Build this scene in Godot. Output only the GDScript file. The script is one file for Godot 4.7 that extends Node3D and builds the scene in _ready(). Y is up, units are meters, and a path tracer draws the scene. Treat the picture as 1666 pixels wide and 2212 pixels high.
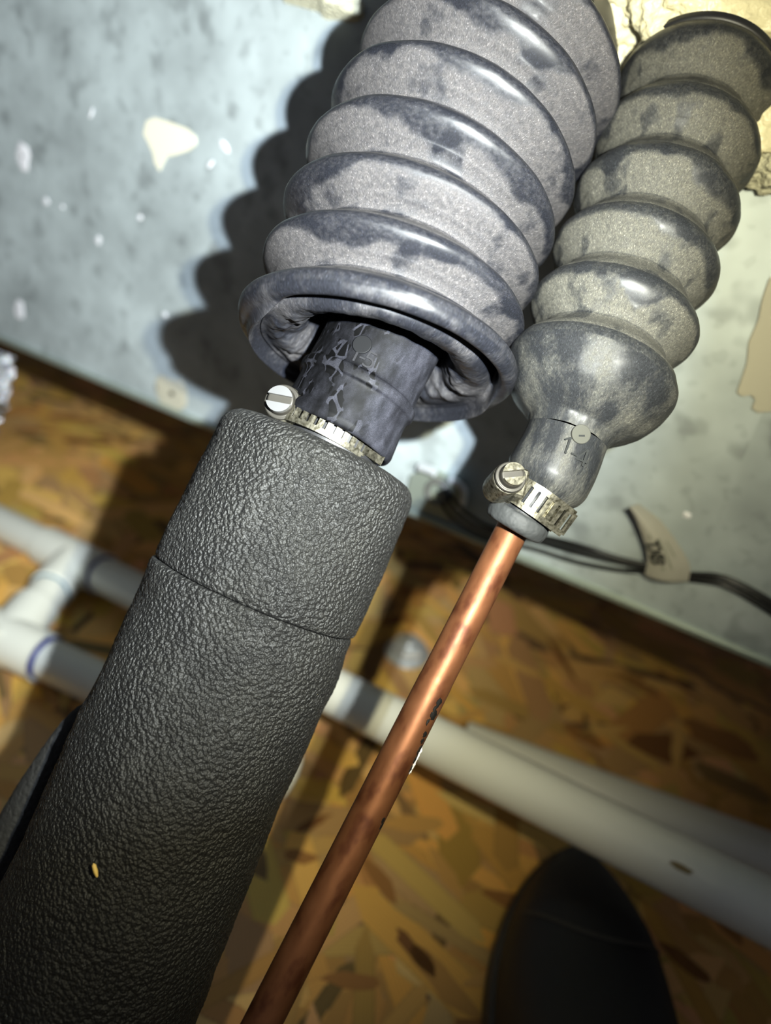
extends Node3D
# A flash-lit corner beside an air handler: two rubber line boots leave the grey cabinet,
# one carries foam-insulated pipe, the other bare copper; white drain pipe lies on the OSB floor.

const CAM := Vector3(0, 0.335, 0)
const VIEW_RIGHT := Vector3(0.84457, 0.13439, -0.51831)
const VIEW_UP := Vector3(-0.36281, 0.85553, -0.36936)
const VIEW_BACK := Vector3(0.39380, 0.50000, 0.77131)
const FACE_Z := -0.290           # front face of the cabinet
var taken := {}
var M := {}

# ---------------------------------------------------------------- names and labels
func numbered(called: String) -> String:
	var k: int = taken.get(called, 0)
	taken[called] = k + 1
	return called if k == 0 else "%s_%03d" % [called, k]

func thing(called: String, label: String, category: String, at := Vector3.ZERO, group := "") -> Node3D:
	var o := Node3D.new()
	o.name = numbered(called)
	add_child(o)
	o.position = at
	o.set_meta("label", label)
	o.set_meta("category", category)
	if group != "":
		o.set_meta("group", group)
	return o

# a part: mesh given in world coordinates, moved into the frame of its thing
func part(parent: Node3D, called: String, mesh: Mesh, mat: Material, label := "") -> MeshInstance3D:
	var o := MeshInstance3D.new()
	o.name = called
	o.mesh = mesh
	o.material_override = mat
	o.cast_shadow = GeometryInstance3D.SHADOW_CASTING_SETTING_ON
	parent.add_child(o, true)
	o.global_transform = Transform3D.IDENTITY
	if label != "":
		o.set_meta("label", label)
	return o

# ---------------------------------------------------------------- mesh builders
func grid(pos: PackedVector3Array, rows: int, cols: int, wrap: bool, uvs: PackedVector2Array, outward: Vector3, centres := PackedVector3Array()) -> ArrayMesh:
	var nor := PackedVector3Array()
	nor.resize(pos.size())
	var vote := 0.0
	for i in rows:
		for j in cols:
			var jl := j - 1
			var jr := j + 1
			if wrap:
				if jl < 0: jl = cols - 2
				if jr > cols - 1: jr = 1
			else:
				jl = maxi(jl, 0)
				jr = mini(jr, cols - 1)
			var iu := mini(i + 1, rows - 1)
			var id := maxi(i - 1, 0)
			var nn := (pos[i * cols + jr] - pos[i * cols + jl]).cross(pos[iu * cols + j] - pos[id * cols + j])
			if nn.length_squared() < 1e-22:
				nn = outward if centres.is_empty() else pos[i * cols + j] - centres[i]
			nn = nn.normalized()
			nor[i * cols + j] = nn
			vote += nn.dot(outward) if centres.is_empty() else nn.dot(pos[i * cols + j] - centres[i])
	var flip := vote < 0.0
	if flip:
		for k in nor.size():
			nor[k] = -nor[k]
	var idx := PackedInt32Array()
	idx.resize((rows - 1) * (cols - 1) * 6)
	var q := 0
	for i in rows - 1:
		for j in cols - 1:
			var a := i * cols + j
			var b := a + 1
			var c := a + cols
			var d := c + 1
			if flip:
				idx[q] = a; idx[q + 1] = b; idx[q + 2] = c; idx[q + 3] = b; idx[q + 4] = d; idx[q + 5] = c
			else:
				idx[q] = a; idx[q + 1] = c; idx[q + 2] = b; idx[q + 3] = b; idx[q + 4] = c; idx[q + 5] = d
			q += 6
	var arr := []
	arr.resize(Mesh.ARRAY_MAX)
	arr[Mesh.ARRAY_VERTEX] = pos
	arr[Mesh.ARRAY_NORMAL] = nor
	arr[Mesh.ARRAY_TEX_UV] = uvs
	arr[Mesh.ARRAY_INDEX] = idx
	var m := ArrayMesh.new()
	m.add_surface_from_arrays(Mesh.PRIMITIVE_TRIANGLES, arr)
	return m

# across-axes of a sweep: u lies to the right, v up and towards the viewer
func across(t: Vector3) -> Array:
	var u := (VIEW_RIGHT - t * VIEW_RIGHT.dot(t)).normalized()
	var w := u.cross(t).normalized()
	if w.dot(VIEW_BACK) < 0.0:
		w = -w
	return [u, w]

func sweep(C: PackedVector3Array, T: PackedVector3Array, R: PackedFloat32Array, n: int, shape: Variant = null, V := PackedFloat32Array()) -> ArrayMesh:
	var rows := C.size()
	var pos := PackedVector3Array()
	var uvs := PackedVector2Array()
	pos.resize(rows * (n + 1))
	uvs.resize(rows * (n + 1))
	for i in rows:
		var f := across(T[i])
		var u: Vector3 = f[0]
		var w: Vector3 = f[1]
		var vv: float = V[i] if V.size() else float(i) / (rows - 1)
		for j in n + 1:
			var a := TAU * (j % n) / n
			var r := R[i]
			var ds := 0.0
			if shape != null:
				var g: Vector2 = shape.call(i, a)
				r += g.x
				ds = g.y
			pos[i * (n + 1) + j] = C[i] + (u * cos(a) + w * sin(a)) * r + T[i] * ds
			uvs[i * (n + 1) + j] = Vector2(float(j) / n, vv)
	return grid(pos, rows, n + 1, true, uvs, Vector3.UP, C)

# a straight lathe: profile of (radius, distance along the axis from a)
func lathe(a: Vector3, axis: Vector3, profile: Array, n := 48, shape: Variant = null) -> ArrayMesh:
	var C := PackedVector3Array()
	var T := PackedVector3Array()
	var R := PackedFloat32Array()
	var t := axis.normalized()
	for p in profile:
		C.append(a + t * p.y)
		T.append(t)
		R.append(p.x)
	var mid := PackedVector3Array()
	var m := sweep(C, T, R, n, shape)
	return m

# a smooth curve through the points, cut into even steps
func smooth_line(pts: Array, step: float) -> PackedVector3Array:
	var fine := PackedVector3Array()
	for i in pts.size() - 1:
		var a: Vector3 = pts[maxi(i - 1, 0)]
		var b: Vector3 = pts[i]
		var c: Vector3 = pts[i + 1]
		var d: Vector3 = pts[mini(i + 2, pts.size() - 1)]
		var n := maxi(8, int(b.distance_to(c) / step * 2.0))
		for k in n:
			fine.append(b.cubic_interpolate(c, a, d, float(k) / n))
	fine.append(pts[pts.size() - 1])
	var whole := 0.0
	for i in range(1, fine.size()):
		whole += fine[i].distance_to(fine[i - 1])
	var count := maxi(2, int(round(whole / step)))
	var out := PackedVector3Array()
	out.append(fine[0])
	var run := 0.0
	var at := 1
	for k in range(1, count):
		var goal := whole * k / count
		while run + fine[at].distance_to(fine[at - 1]) < goal:
			run += fine[at].distance_to(fine[at - 1])
			at += 1
		out.append(fine[at - 1].move_toward(fine[at], goal - run))
	out.append(fine[fine.size() - 1])
	return out

func tangents(C: PackedVector3Array) -> PackedVector3Array:
	var T := PackedVector3Array()
	for i in C.size():
		T.append((C[mini(i + 1, C.size() - 1)] - C[maxi(i - 1, 0)]).normalized())
	return T

func tube(pts: Array, r: float, n := 16, step := 0.004) -> ArrayMesh:
	var C := smooth_line(pts, step)
	var R := PackedFloat32Array()
	for i in C.size():
		R.append(r)
	var T := tangents(C)
	# parallel transport keeps thin wires free of twists
	var rows := C.size()
	var pos := PackedVector3Array()
	var uvs := PackedVector2Array()
	var u := T[0].cross(Vector3(0.3, 0.7, 0.2)).normalized()
	for i in rows:
		u = (u - T[i] * u.dot(T[i])).normalized()
		var w := T[i].cross(u)
		for j in n + 1:
			var a := TAU * (j % n) / n
			pos.append(C[i] + (u * cos(a) + w * sin(a)) * r)
			uvs.append(Vector2(float(j) / n, float(i) / rows))
	return grid(pos, rows, n + 1, true, uvs, Vector3.UP, C)

# a box with chamfered edges
func cbox(size: Vector3, ch: float, x: Transform3D) -> ArrayMesh:
	var st := SurfaceTool.new()
	st.begin(Mesh.PRIMITIVE_TRIANGLES)
	st.set_smooth_group(-1)
	add_cbox(st, size, ch, x)
	st.generate_normals()
	return st.commit()

func face(st: SurfaceTool, pts: Array, mid: Vector3) -> void:
	var n: Vector3 = (pts[1] - pts[0]).cross(pts[2] - pts[0])
	var c := Vector3.ZERO
	for p in pts:
		c += p
	c /= pts.size()
	var turn := n.dot(c - mid) > 0.0      # front faces run clockwise
	for k in range(1, pts.size() - 1):
		st.add_vertex(pts[0])
		st.add_vertex(pts[k + 1] if turn else pts[k])
		st.add_vertex(pts[k] if turn else pts[k + 1])

func add_cbox(st: SurfaceTool, size: Vector3, ch: float, x: Transform3D) -> void:
	var h := size * 0.5
	var mid := x.origin
	var q := func(sx: float, sy: float, sz: float, k: int) -> Vector3:
		var p := Vector3(sx * (h.x - ch), sy * (h.y - ch), sz * (h.z - ch))
		if k == 0: p.x = sx * h.x
		elif k == 1: p.y = sy * h.y
		else: p.z = sz * h.z
		return x * p
	for s in [-1.0, 1.0]:
		face(st, [q.call(s, -1, -1, 0), q.call(s, 1, -1, 0), q.call(s, 1, 1, 0), q.call(s, -1, 1, 0)], mid)
		face(st, [q.call(-1, s, -1, 1), q.call(1, s, -1, 1), q.call(1, s, 1, 1), q.call(-1, s, 1, 1)], mid)
		face(st, [q.call(-1, -1, s, 2), q.call(1, -1, s, 2), q.call(1, 1, s, 2), q.call(-1, 1, s, 2)], mid)
		for r in [-1.0, 1.0]:
			face(st, [q.call(s, r, -1, 0), q.call(s, r, 1, 0), q.call(s, r, 1, 1), q.call(s, r, -1, 1)], mid)
			face(st, [q.call(s, -1, r, 0), q.call(s, 1, r, 0), q.call(s, 1, r, 2), q.call(s, -1, r, 2)], mid)
			face(st, [q.call(-1, s, r, 1), q.call(1, s, r, 1), q.call(1, s, r, 2), q.call(-1, s, r, 2)], mid)
			for z in [-1.0, 1.0]:
				face(st, [q.call(s, r, z, 0), q.call(s, r, z, 1), q.call(s, r, z, 2)], mid)

# a flat outline given as world points, thickened along n
func slab(pts: Array, n: Vector3, thick: float) -> ArrayMesh:
	var st := SurfaceTool.new()
	st.begin(Mesh.PRIMITIVE_TRIANGLES)
	st.set_smooth_group(-1)
	var c := Vector3.ZERO
	for p in pts: c += p
	c /= pts.size()
	var ex := n.cross(Vector3.UP)
	if ex.length() < 0.1: ex = n.cross(Vector3.RIGHT)
	ex = ex.normalized()
	var ey := n.cross(ex).normalized()
	var flat := PackedVector2Array()
	for p in pts: flat.append(Vector2((p - c).dot(ex), (p - c).dot(ey)))
	var tri := Geometry2D.triangulate_polygon(flat)
	var up := n.normalized() * thick
	for k in range(0, tri.size(), 3):
		var a: Vector3 = pts[tri[k]]
		var b: Vector3 = pts[tri[k + 1]]
		var d: Vector3 = pts[tri[k + 2]]
		face(st, [a + up, b + up, d + up], a)
		face(st, [a, b, d], a + up)
	var area := 0.0
	for k in flat.size():
		area += flat[k].cross(flat[(k + 1) % flat.size()])
	for k in pts.size():
		var a: Vector3 = pts[k]
		var b: Vector3 = pts[(k + 1) % pts.size()]
		var side := (b - a).cross(n)
		if side.dot(ex * (flat[(k + 1) % pts.size()].y - flat[k].y) - ey * (flat[(k + 1) % pts.size()].x - flat[k].x)) * area < 0.0:
			side = -side
		face(st, [a, b, b + up, a + up], (a + b + up) * 0.5 - side.normalized())
	st.generate_normals()
	return st.commit()

# a lump: a sphere stretched by axes and roughened by noise
func lump(at: Vector3, ax: Vector3, ay: Vector3, az: Vector3, noise_seed: int, amp: float, freq: float, n := 64) -> ArrayMesh:
	var nz := FastNoiseLite.new()
	nz.seed = noise_seed
	nz.frequency = freq
	nz.fractal_octaves = 4
	var pos := PackedVector3Array()
	var uvs := PackedVector2Array()
	var C := PackedVector3Array()
	for i in n + 1:
		var t := PI * i / n
		C.append(at)
		for j in 2 * n + 1:
			var a := PI * (j % (2 * n)) / n
			var d := Vector3(sin(t) * cos(a), sin(t) * sin(a), cos(t))
			var k := 1.0 + amp * nz.get_noise_3d(d.x, d.y, d.z)
			var s := Vector3(signf(d.x) * pow(absf(d.x), 0.8), signf(d.y) * pow(absf(d.y), 0.8), signf(d.z) * pow(absf(d.z), 0.8))
			pos.append(at + (ax * s.x + ay * s.y + az * s.z) * k)
			uvs.append(Vector2(float(j) / (2 * n), float(i) / n))
	return grid(pos, n + 1, 2 * n + 1, true, uvs, Vector3.UP, C)

# ---------------------------------------------------------------- textures
func noise(s: int, f: float, oct := 3, kind := FastNoiseLite.TYPE_SIMPLEX_SMOOTH) -> FastNoiseLite:
	var n := FastNoiseLite.new()
	n.seed = s
	n.frequency = f
	n.fractal_octaves = oct
	n.noise_type = kind
	return n

func noise_tex(n: FastNoiseLite, size := 512, as_normal := false, ramp: Gradient = null) -> NoiseTexture2D:
	var t := NoiseTexture2D.new()
	t.noise = n
	t.width = size
	t.height = size
	t.seamless = true
	t.as_normal_map = as_normal
	if ramp: t.color_ramp = ramp
	return t

func image_tex(w: int, h: int, bytes: PackedByteArray, format := Image.FORMAT_RGB8) -> ImageTexture:
	return ImageTexture.create_from_image(Image.create_from_data(w, h, false, format, bytes))

# grey-brown dust lying on black rubber: thick in the folds, wiped off along the crests
func dust_textures(w: int, h: int, s0: float, s1: float, noise_seed: int, dust: Color, bare: Color) -> Array:
	var wave := noise(noise_seed, 1.0, 3)
	var patch := noise(noise_seed + 1, 1.2, 4)
	var fine := noise(noise_seed + 2, 9.0, 2)
	var rng := RandomNumberGenerator.new()
	rng.seed = noise_seed
	var col := PackedByteArray()
	var rough := PackedByteArray()
	col.resize(w * h * 3)
	rough.resize(w * h)
	for y in h:
		var s := lerpf(s0, s1, (y + 0.5) / h)
		var ring := roundf(s)
		var f := s - ring
		for x in w:
			var a := TAU * x / w
			var cx := cos(a)
			var cy := sin(a)
			var k: float
			var p := patch.get_noise_3d(cx * 1.6, cy * 1.6, s * 1.3)
			if s < -0.02:
				k = 0.26 + 0.9 * p
			else:
				var edge := 0.03 + 0.42 * maxf(0.0, wave.get_noise_3d(cx * 0.8, cy * 0.8, ring * 7.3) + 0.12)
				edge += 0.05 * p
				var d := -f - 0.03 - edge if f < 0.12 else 0.5 - f
				k = smoothstep(-0.045, 0.05, d) * 0.72 + 0.14
				k -= 0.55 * smoothstep(0.14, 0.50, p)
			k = clampf(k + 0.25 * fine.get_noise_3d(cx * 2.0, cy * 2.0, s * 2.0), 0.0, 1.0)
			var g := rng.randf()
			var grain := 0.72 + 0.46 * g + (0.5 if g > 0.985 else 0.0)
			var at := (y * w + x)
			col[at * 3] = clampi(int(255.0 * lerpf(bare.r, dust.r, k) * grain), 0, 255)
			col[at * 3 + 1] = clampi(int(255.0 * lerpf(bare.g, dust.g, k) * grain), 0, 255)
			col[at * 3 + 2] = clampi(int(255.0 * lerpf(bare.b, dust.b, k) * grain), 0, 255)
			rough[at] = int(255.0 * lerpf(0.36, 0.85, k))
	return [image_tex(w, h, col), image_tex(w, h, rough, Image.FORMAT_L8)]

# water-spotted rubber of the big boot's neck: bare black spots in a dried film
func spotted_texture(w: int, h: int, noise_seed: int) -> ImageTexture:
	var cell := noise(noise_seed, 1.0, 1, FastNoiseLite.TYPE_CELLULAR)
	cell.cellular_return_type = FastNoiseLite.RETURN_DISTANCE2_SUB
	var where := noise(noise_seed + 1, 0.9, 3)
	var rng := RandomNumberGenerator.new()
	rng.seed = noise_seed
	var col := PackedByteArray()
	col.resize(w * h * 3)
	for y in h:
		for x in w:
			var a := TAU * x / w
			var p := Vector3(cos(a) * 3.2, sin(a) * 3.2, 5.2 * y / h)
			var c := cell.get_noise_3d(p.x * 1.9, p.y * 1.9, p.z * 1.9) + 1.0     # 0 on cell borders
			var m := where.get_noise_3d(p.x, p.y, p.z)
			var wet := smoothstep(0.06, 0.12, m) * (1.0 - smoothstep(0.35, 0.75, cos(a - 0.1)))
			var bare := smoothstep(0.13, 0.17, c) * wet
			var haze := 0.30 + 0.30 * wet + 0.30 * smoothstep(0.25, 0.8, cos(a - 0.1)) + 0.25 * where.get_noise_3d(p.x * 1.2 + 9.0, p.y * 1.2, p.z * 1.2)
			haze += 0.07 * smoothstep(-0.12, -0.35, m)
			var g := haze * (0.75 + 0.5 * rng.randf())
			g = lerpf(g, 0.11, bare)
			var at := (y * w + x) * 3
			col[at] = clampi(int(255.0 * g), 0, 255)
			col[at + 1] = clampi(int(255.0 * g * 1.01), 0, 255)
			col[at + 2] = clampi(int(255.0 * g * 1.06), 0, 255)
	return image_tex(w, h, col)

# oriented strand board: overlapping flakes of pine, each with its own tone and grain
func strand_board(size: int) -> ImageTexture:
	var rng := RandomNumberGenerator.new()
	rng.seed = 41
	var b := PackedByteArray()
	b.resize(size * size * 3)
	for k in size * size:
		b[k * 3] = 185
		b[k * 3 + 1] = 140
		b[k * 3 + 2] = 74
	for n in 2000:
		var cx := rng.randf() * size
		var cy := rng.randf() * size
		var ang := rng.randfn(0.35, 0.75)
		var ln := size * rng.randf_range(0.025, 0.085)
		var wd := size * rng.randf_range(0.005, 0.017)
		var tone := rng.randf_range(0.86, 1.12)
		if rng.randf() < 0.13:
			tone *= rng.randf_range(0.50, 0.72)
			wd *= 0.6
		var red := 222.0 * tone * rng.randf_range(0.95, 1.05)
		var grn := 174.0 * tone * rng.randf_range(0.93, 1.06)
		var blu := 100.0 * tone * rng.randf_range(0.8, 1.15)
		var ca := cos(ang)
		var sa := sin(ang)
		var ex := int(absf(ca) * ln + absf(sa) * wd) + 2
		var ey := int(absf(sa) * ln + absf(ca) * wd) + 2
		var skew := rng.randf_range(-0.5, 0.5)
		for dy in range(-ey, ey):
			for dx in range(-ex, ex):
				var lx := dx * ca + dy * sa
				var ly := -dx * sa + dy * ca
				if absf(ly) > wd or absf(lx + ly * skew) > ln * (1.0 - 0.25 * absf(ly) / wd): continue
				var edge := 0.92 if wd - absf(ly) < 1.4 else 1.0
				var gr := edge * (0.96 + 0.05 * sin(ly * 2.3 + n))
				var at := (posmod(int(cy) + dy, size) * size + posmod(int(cx) + dx, size)) * 3
				b[at] = clampi(int(red * gr), 0, 255)
				b[at + 1] = clampi(int(grn * gr), 0, 255)
				b[at + 2] = clampi(int(blu * gr), 0, 255)
	return image_tex(size, size, b)

# black foam: speckled skin with chalky worn areas
func foam_texture(size: int) -> ImageTexture:
	var wear := noise(31, 0.007, 4)
	var rng := RandomNumberGenerator.new()
	rng.seed = 31
	var b := PackedByteArray()
	b.resize(size * size * 3)
	for y in size:
		for x in size:
			var g := 0.62 + 0.30 * wear.get_noise_2d(absf(x - size * 0.5), absf(y - size * 0.5))
			var k := rng.randf()
			g *= 0.62 + 0.55 * k + (0.55 if k > 0.965 else 0.0)
			var at := (y * size + x) * 3
			var v := clampi(int(255.0 * g), 0, 255)
			b[at] = v
			b[at + 1] = v
			b[at + 2] = int(v * 0.97)
	return image_tex(size, size, b)

# painted sheet steel with scuffs and grime
func sheet_texture(size: int) -> ImageTexture:
	var big := noise(7, 0.0045, 4)
	var mid := noise(8, 0.017, 3)
	var spot := noise(9, 0.05, 2)
	var b := PackedByteArray()
	b.resize(size * size * 3)
	for y in size:
		for x in size:
			var g := 1.0 + 0.16 * big.get_noise_2d(x, y) + 0.08 * mid.get_noise_2d(x, y)
			g -= 0.16 * smoothstep(0.20, 0.65, mid.get_noise_2d(x + 500, y + 80))
			g -= 0.06 * smoothstep(0.30, 0.6, spot.get_noise_2d(x, y))
			var at := (y * size + x) * 3
			b[at] = clampi(int(171.0 * g), 0, 255)
			b[at + 1] = clampi(int(181.0 * g), 0, 255)
			b[at + 2] = clampi(int(183.0 * g), 0, 255)
	return image_tex(size, size, b)

func mat(called: String, c: Color, rough := 0.7, metal := 0.0, spec := 0.5) -> StandardMaterial3D:
	var m := StandardMaterial3D.new()
	m.resource_name = called
	m.albedo_color = c
	m.roughness = rough
	m.metallic = metal
	m.metallic_specular = spec
	return m

func bump(m: StandardMaterial3D, n: FastNoiseLite, size: int, depth_cm: float, scale := Vector3.ZERO, ramp: Gradient = null) -> void:
	m.heightmap_enabled = true
	m.heightmap_texture = noise_tex(n, size, false, ramp)
	m.heightmap_scale = depth_cm
	if scale != Vector3.ZERO:
		m.uv1_triplanar = true
		m.uv1_world_triplanar = true
		m.uv1_scale = scale

func ramp(stops: Array) -> Gradient:
	var g := Gradient.new()
	var offs := PackedFloat32Array()
	var cols := PackedColorArray()
	for s in stops:
		offs.append(s[0])
		cols.append(s[1])
	g.offsets = offs
	g.colors = cols
	return g

func materials() -> void:
	var d := dust_textures(1536, 1024, -1.0, 9.0, 11, Color(0.262, 0.252, 0.252), Color(0.098, 0.102, 0.120))
	M.boot = mat("dusty rubber", Color.WHITE, 1.0)
	M.boot.metallic_specular = 0.38
	M.boot.albedo_texture = d[0]
	M.boot.roughness_texture = d[1]
	d = dust_textures(1024, 768, -1.0, 7.0, 23, Color(0.320, 0.314, 0.285), Color(0.140, 0.145, 0.152))
	M.boot_small = mat("dusty rubber of the small boot", Color.WHITE, 1.0)
	M.boot_small.metallic_specular = 0.36
	M.boot_small.albedo_texture = d[0]
	M.boot_small.roughness_texture = d[1]
	M.neck = mat("water-spotted rubber", Color(0.22, 0.22, 0.235), 0.6)
	M.neck.metallic_specular = 0.22
	M.neck.albedo_texture = spotted_texture(1024, 512, 5)
	M.rubber = mat("grey rubber", Color(0.17, 0.178, 0.18), 0.7)
	M.black_rubber = mat("black rubber", Color(0.10, 0.10, 0.105), 0.5)
	bump(M.rubber, noise(3, 0.03), 256, 0.05, Vector3.ONE * 30)
	M.foam = mat("closed-cell foam", Color(0.160, 0.158, 0.145), 0.66)
	M.foam.albedo_texture = foam_texture(512)
	var pores := noise(33, 0.075, 2, FastNoiseLite.TYPE_CELLULAR)
	pores.cellular_return_type = FastNoiseLite.RETURN_DISTANCE
	var beads := ramp([[0.0, Color.WHITE], [0.75, Color(0.2, 0.2, 0.2)], [1.0, Color.BLACK]])
	bump(M.foam, pores, 1024, 0.14, Vector3.ZERO, beads)
	M.foam.uv1_scale = Vector3(2, 2, 1)
	M.flap = mat("foam flap", Color(0.17, 0.17, 0.165), 0.8)
	bump(M.flap, pores, 512, 0.06, Vector3.ONE * 18, beads)
	M.copper = mat("copper", Color(0.50, 0.325, 0.215), 0.54, 0.60)
	M.copper.albedo_texture = noise_tex(noise(51, 0.008, 4), 512, false, ramp([[0.0, Color(0.62, 0.52, 0.5)], [0.45, Color(0.9, 0.88, 0.86)], [1.0, Color(1, 1, 1)]]))
	M.copper.roughness_texture = noise_tex(noise(52, 0.02, 3), 512, false, ramp([[0.0, Color(0.8, 0.8, 0.8)], [1.0, Color(1, 1, 1)]]))
	M.copper.uv1_scale = Vector3(1, 4, 1)
	M.tar = mat("black residue", Color(0.06, 0.055, 0.05), 0.5)
	M.steel = mat("stainless steel", Color(0.50, 0.485, 0.43), 0.46, 0.9)
	M.steel.roughness_texture = noise_tex(noise(61, 0.03, 3), 256, false, ramp([[0.2, Color(0.6, 0.6, 0.6)], [0.7, Color(1, 1, 1)]]))
	M.steel.albedo_texture = noise_tex(noise(62, 0.05, 3), 256, false, ramp([[0.25, Color(0.45, 0.44, 0.38)], [0.55, Color(1, 1, 1)]]))
	M.steel.uv1_triplanar = true
	M.steel.uv1_scale = Vector3.ONE * 60
	M.grime = mat("grimy steel", Color(0.22, 0.21, 0.19), 0.5, 0.6)
	M.chrome = mat("bright plated steel", Color(0.62, 0.62, 0.62), 0.36, 0.9)
	M.sheet = mat("grey galvanised sheet steel", Color.WHITE, 0.50, 0.30)
	M.sheet.albedo_texture = sheet_texture(1024)
	M.sheet.uv1_triplanar = true
	M.sheet.uv1_world_triplanar = true
	M.sheet.uv1_scale = Vector3.ONE * 2.0
	M.hem = mat("bare sheet edge", Color(0.62, 0.66, 0.62), 0.32, 0.6)
	M.speck = mat("white paint chip", Color(0.86, 0.86, 0.88), 0.4)
	M.smear = mat("dried beige sealant", Color(0.84, 0.82, 0.74), 0.55)
	M.smear_dull = mat("dried grey sealant", Color(0.66, 0.645, 0.58), 0.6)
	M.putty = mat("cream duct putty", Color(0.80, 0.77, 0.64), 0.42)
	bump(M.putty, noise(71, 0.03, 4), 512, 0.12, Vector3.ONE * 14)
	M.batt = mat("pale fibrous insulation", Color(0.72, 0.71, 0.62), 0.85)
	bump(M.batt, noise(73, 0.05, 4), 512, 0.25, Vector3.ONE * 18)
	M.osb = mat("oriented strand board", Color.WHITE, 0.6)
	M.osb.albedo_texture = strand_board(1024)
	M.osb.uv1_triplanar = true
	M.osb.uv1_world_triplanar = true
	M.osb.uv1_scale = Vector3.ONE * 1.5
	M.pvc = mat("white plastic pipe", Color(0.88, 0.88, 0.83), 0.27)
	M.primer = mat("blue pipe cement", Color(0.02, 0.10, 0.45), 0.4)
	M.primer_thin = mat("thin teal pipe cement", Color(0.22, 0.42, 0.50), 0.4)
	M.wire = mat("black cable", Color(0.035, 0.035, 0.035), 0.35)
	M.paper = mat("white label", Color(0.58, 0.57, 0.53), 0.6)
	M.ink = mat("black ink", Color(0.07, 0.08, 0.07), 0.6)
	M.ink_pale = mat("grey print", Color(0.50, 0.51, 0.46), 0.6)
	M.grommet = mat("grey plastic bushing", Color(0.34, 0.34, 0.33), 0.4)
	M.plated = mat("zinc-plated steel", Color(0.82, 0.84, 0.86), 0.30, 0.55)
	M.foil = mat("aluminium foil", Color(0.90, 0.90, 0.91), 0.2, 1.0)
	M.shoe = mat("black shoe leather", Color(0.05, 0.045, 0.05), 0.6)
	M.sole = mat("dark rubber sole", Color(0.20, 0.18, 0.15), 0.6)
	M.straw = mat("straw", Color(0.78, 0.66, 0.36), 0.6)
	M.mould = mat("moulded rubber lettering", Color(0.25, 0.25, 0.228), 0.8, 0.0, 0.3)
	M.mould_black = mat("black moulded rubber", Color(0.05, 0.052, 0.058), 0.6, 0.0, 0.25)
	M.mould_grey = mat("moulded rubber character", Color(0.12, 0.12, 0.128), 0.7, 0.0, 0.2)
	M.mould_dark = mat("dark moulded rubber", Color(0.14, 0.145, 0.145), 0.8, 0.0, 0.2)

# ---------------------------------------------------------------- boots
func bent(a: Vector3, b: Vector3, c: Vector3, t: float) -> Vector3:   # parabola through a (0), b (0.5), c (1)
	return a * (2.0 * (t - 0.5) * (t - 1.0)) + b * (4.0 * t * (1.0 - t)) + c * (2.0 * t * (t - 0.5))

# profile of one bellows fold, f = -0.5 .. 0.5 from groove to groove, 1 on the crest
func fold(f: float) -> float:
	var c := 0.5 + 0.5 * cos(TAU * f)
	var p := pow(c, 0.80)
	p += 0.05 * exp(-pow((f + 0.34) / 0.022, 2.0))     # moulding line low on the fold
	return p

func bellows(a: Vector3, b: Vector3, c: Vector3, crest: float, groove: float, top: float, tail: Array, v0: float, v1: float, seg: int, tail_shape: Variant, grow: float) -> ArrayMesh:
	var C := PackedVector3Array()
	var T := PackedVector3Array()
	var R := PackedFloat32Array()
	var V := PackedFloat32Array()
	var per := 44
	var rows := int(top * per)
	for i in range(rows, 0, -1):
		var s := float(i) / per
		C.append(bent(a, b, c, s / 5.0))
		T.append((bent(a, b, c, s / 5.0 + 0.002) - bent(a, b, c, s / 5.0 - 0.002)).normalized())
		var g := 1.0 + grow * maxf(0.0, 0.5 - s) * 2.0
		R.append((groove + (crest - groove) * fold(s - roundf(s))) * g)
		V.append((s - v0) / (v1 - v0))
	var t0 := (bent(a, b, c, 0.002) - bent(a, b, c, -0.002)).normalized()
	for k in tail.size():
		C.append(a + t0 * tail[k].y)
		T.append(t0)
		R.append(tail[k].x)
		V.append((-1.0 * k / tail.size() - v0) / (v1 - v0))
	var wob := noise(91, 1.3, 2)
	var first := rows
	return sweep(C, T, R, seg, func(i: int, ang: float) -> Vector2:
		var w := 0.00035 * wob.get_noise_3d(cos(ang) * 1.5, sin(ang) * 1.5, i * 0.03)
		if i >= first and tail_shape != null:
			var g: Vector2 = tail_shape.call(i - first, ang)
			return Vector2(w + g.x, g.y)
		return Vector2(w, 0.0), V)

func fine_profile(keys: Array, step: float) -> Array:
	var pts := []
	for k in keys:
		pts.append(Vector3(k.x, k.y, 0))
	var out := []
	for p in smooth_line(pts, step):
		out.append(Vector2(p.x, p.y))
	return out

func disc_on(at: Vector3, n: Vector3, r: float, h: float, seg := 40) -> ArrayMesh:
	return lathe(at, n, [Vector2(r, -h), Vector2(r, h * 0.5), Vector2(r * 0.96, h * 0.9), Vector2(r * 0.9, h), Vector2(r * 0.5, h), Vector2(0.00001, h)], seg)

# letters lying on a surface: x runs along dir, n points off the surface
func letters(text: String, at: Vector3, dir: Vector3, n: Vector3, height: float, depth: float, weight := 500) -> ArrayMesh:
	var tm := TextMesh.new()
	var f := SystemFont.new()
	f.font_names = PackedStringArray(["Droid Sans"])
	f.font_weight = weight
	tm.font = f
	tm.font_size = 64
	tm.text = text
	tm.pixel_size = height / 46.0
	tm.depth = depth
	tm.curve_step = 1.0
	var x := dir.normalized()
	var z := (n - x * n.dot(x)).normalized()
	var y := z.cross(x)
	var st := SurfaceTool.new()
	st.append_from(tm, 0, Transform3D(Basis(x, y, z), at))
	return st.commit()

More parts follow.
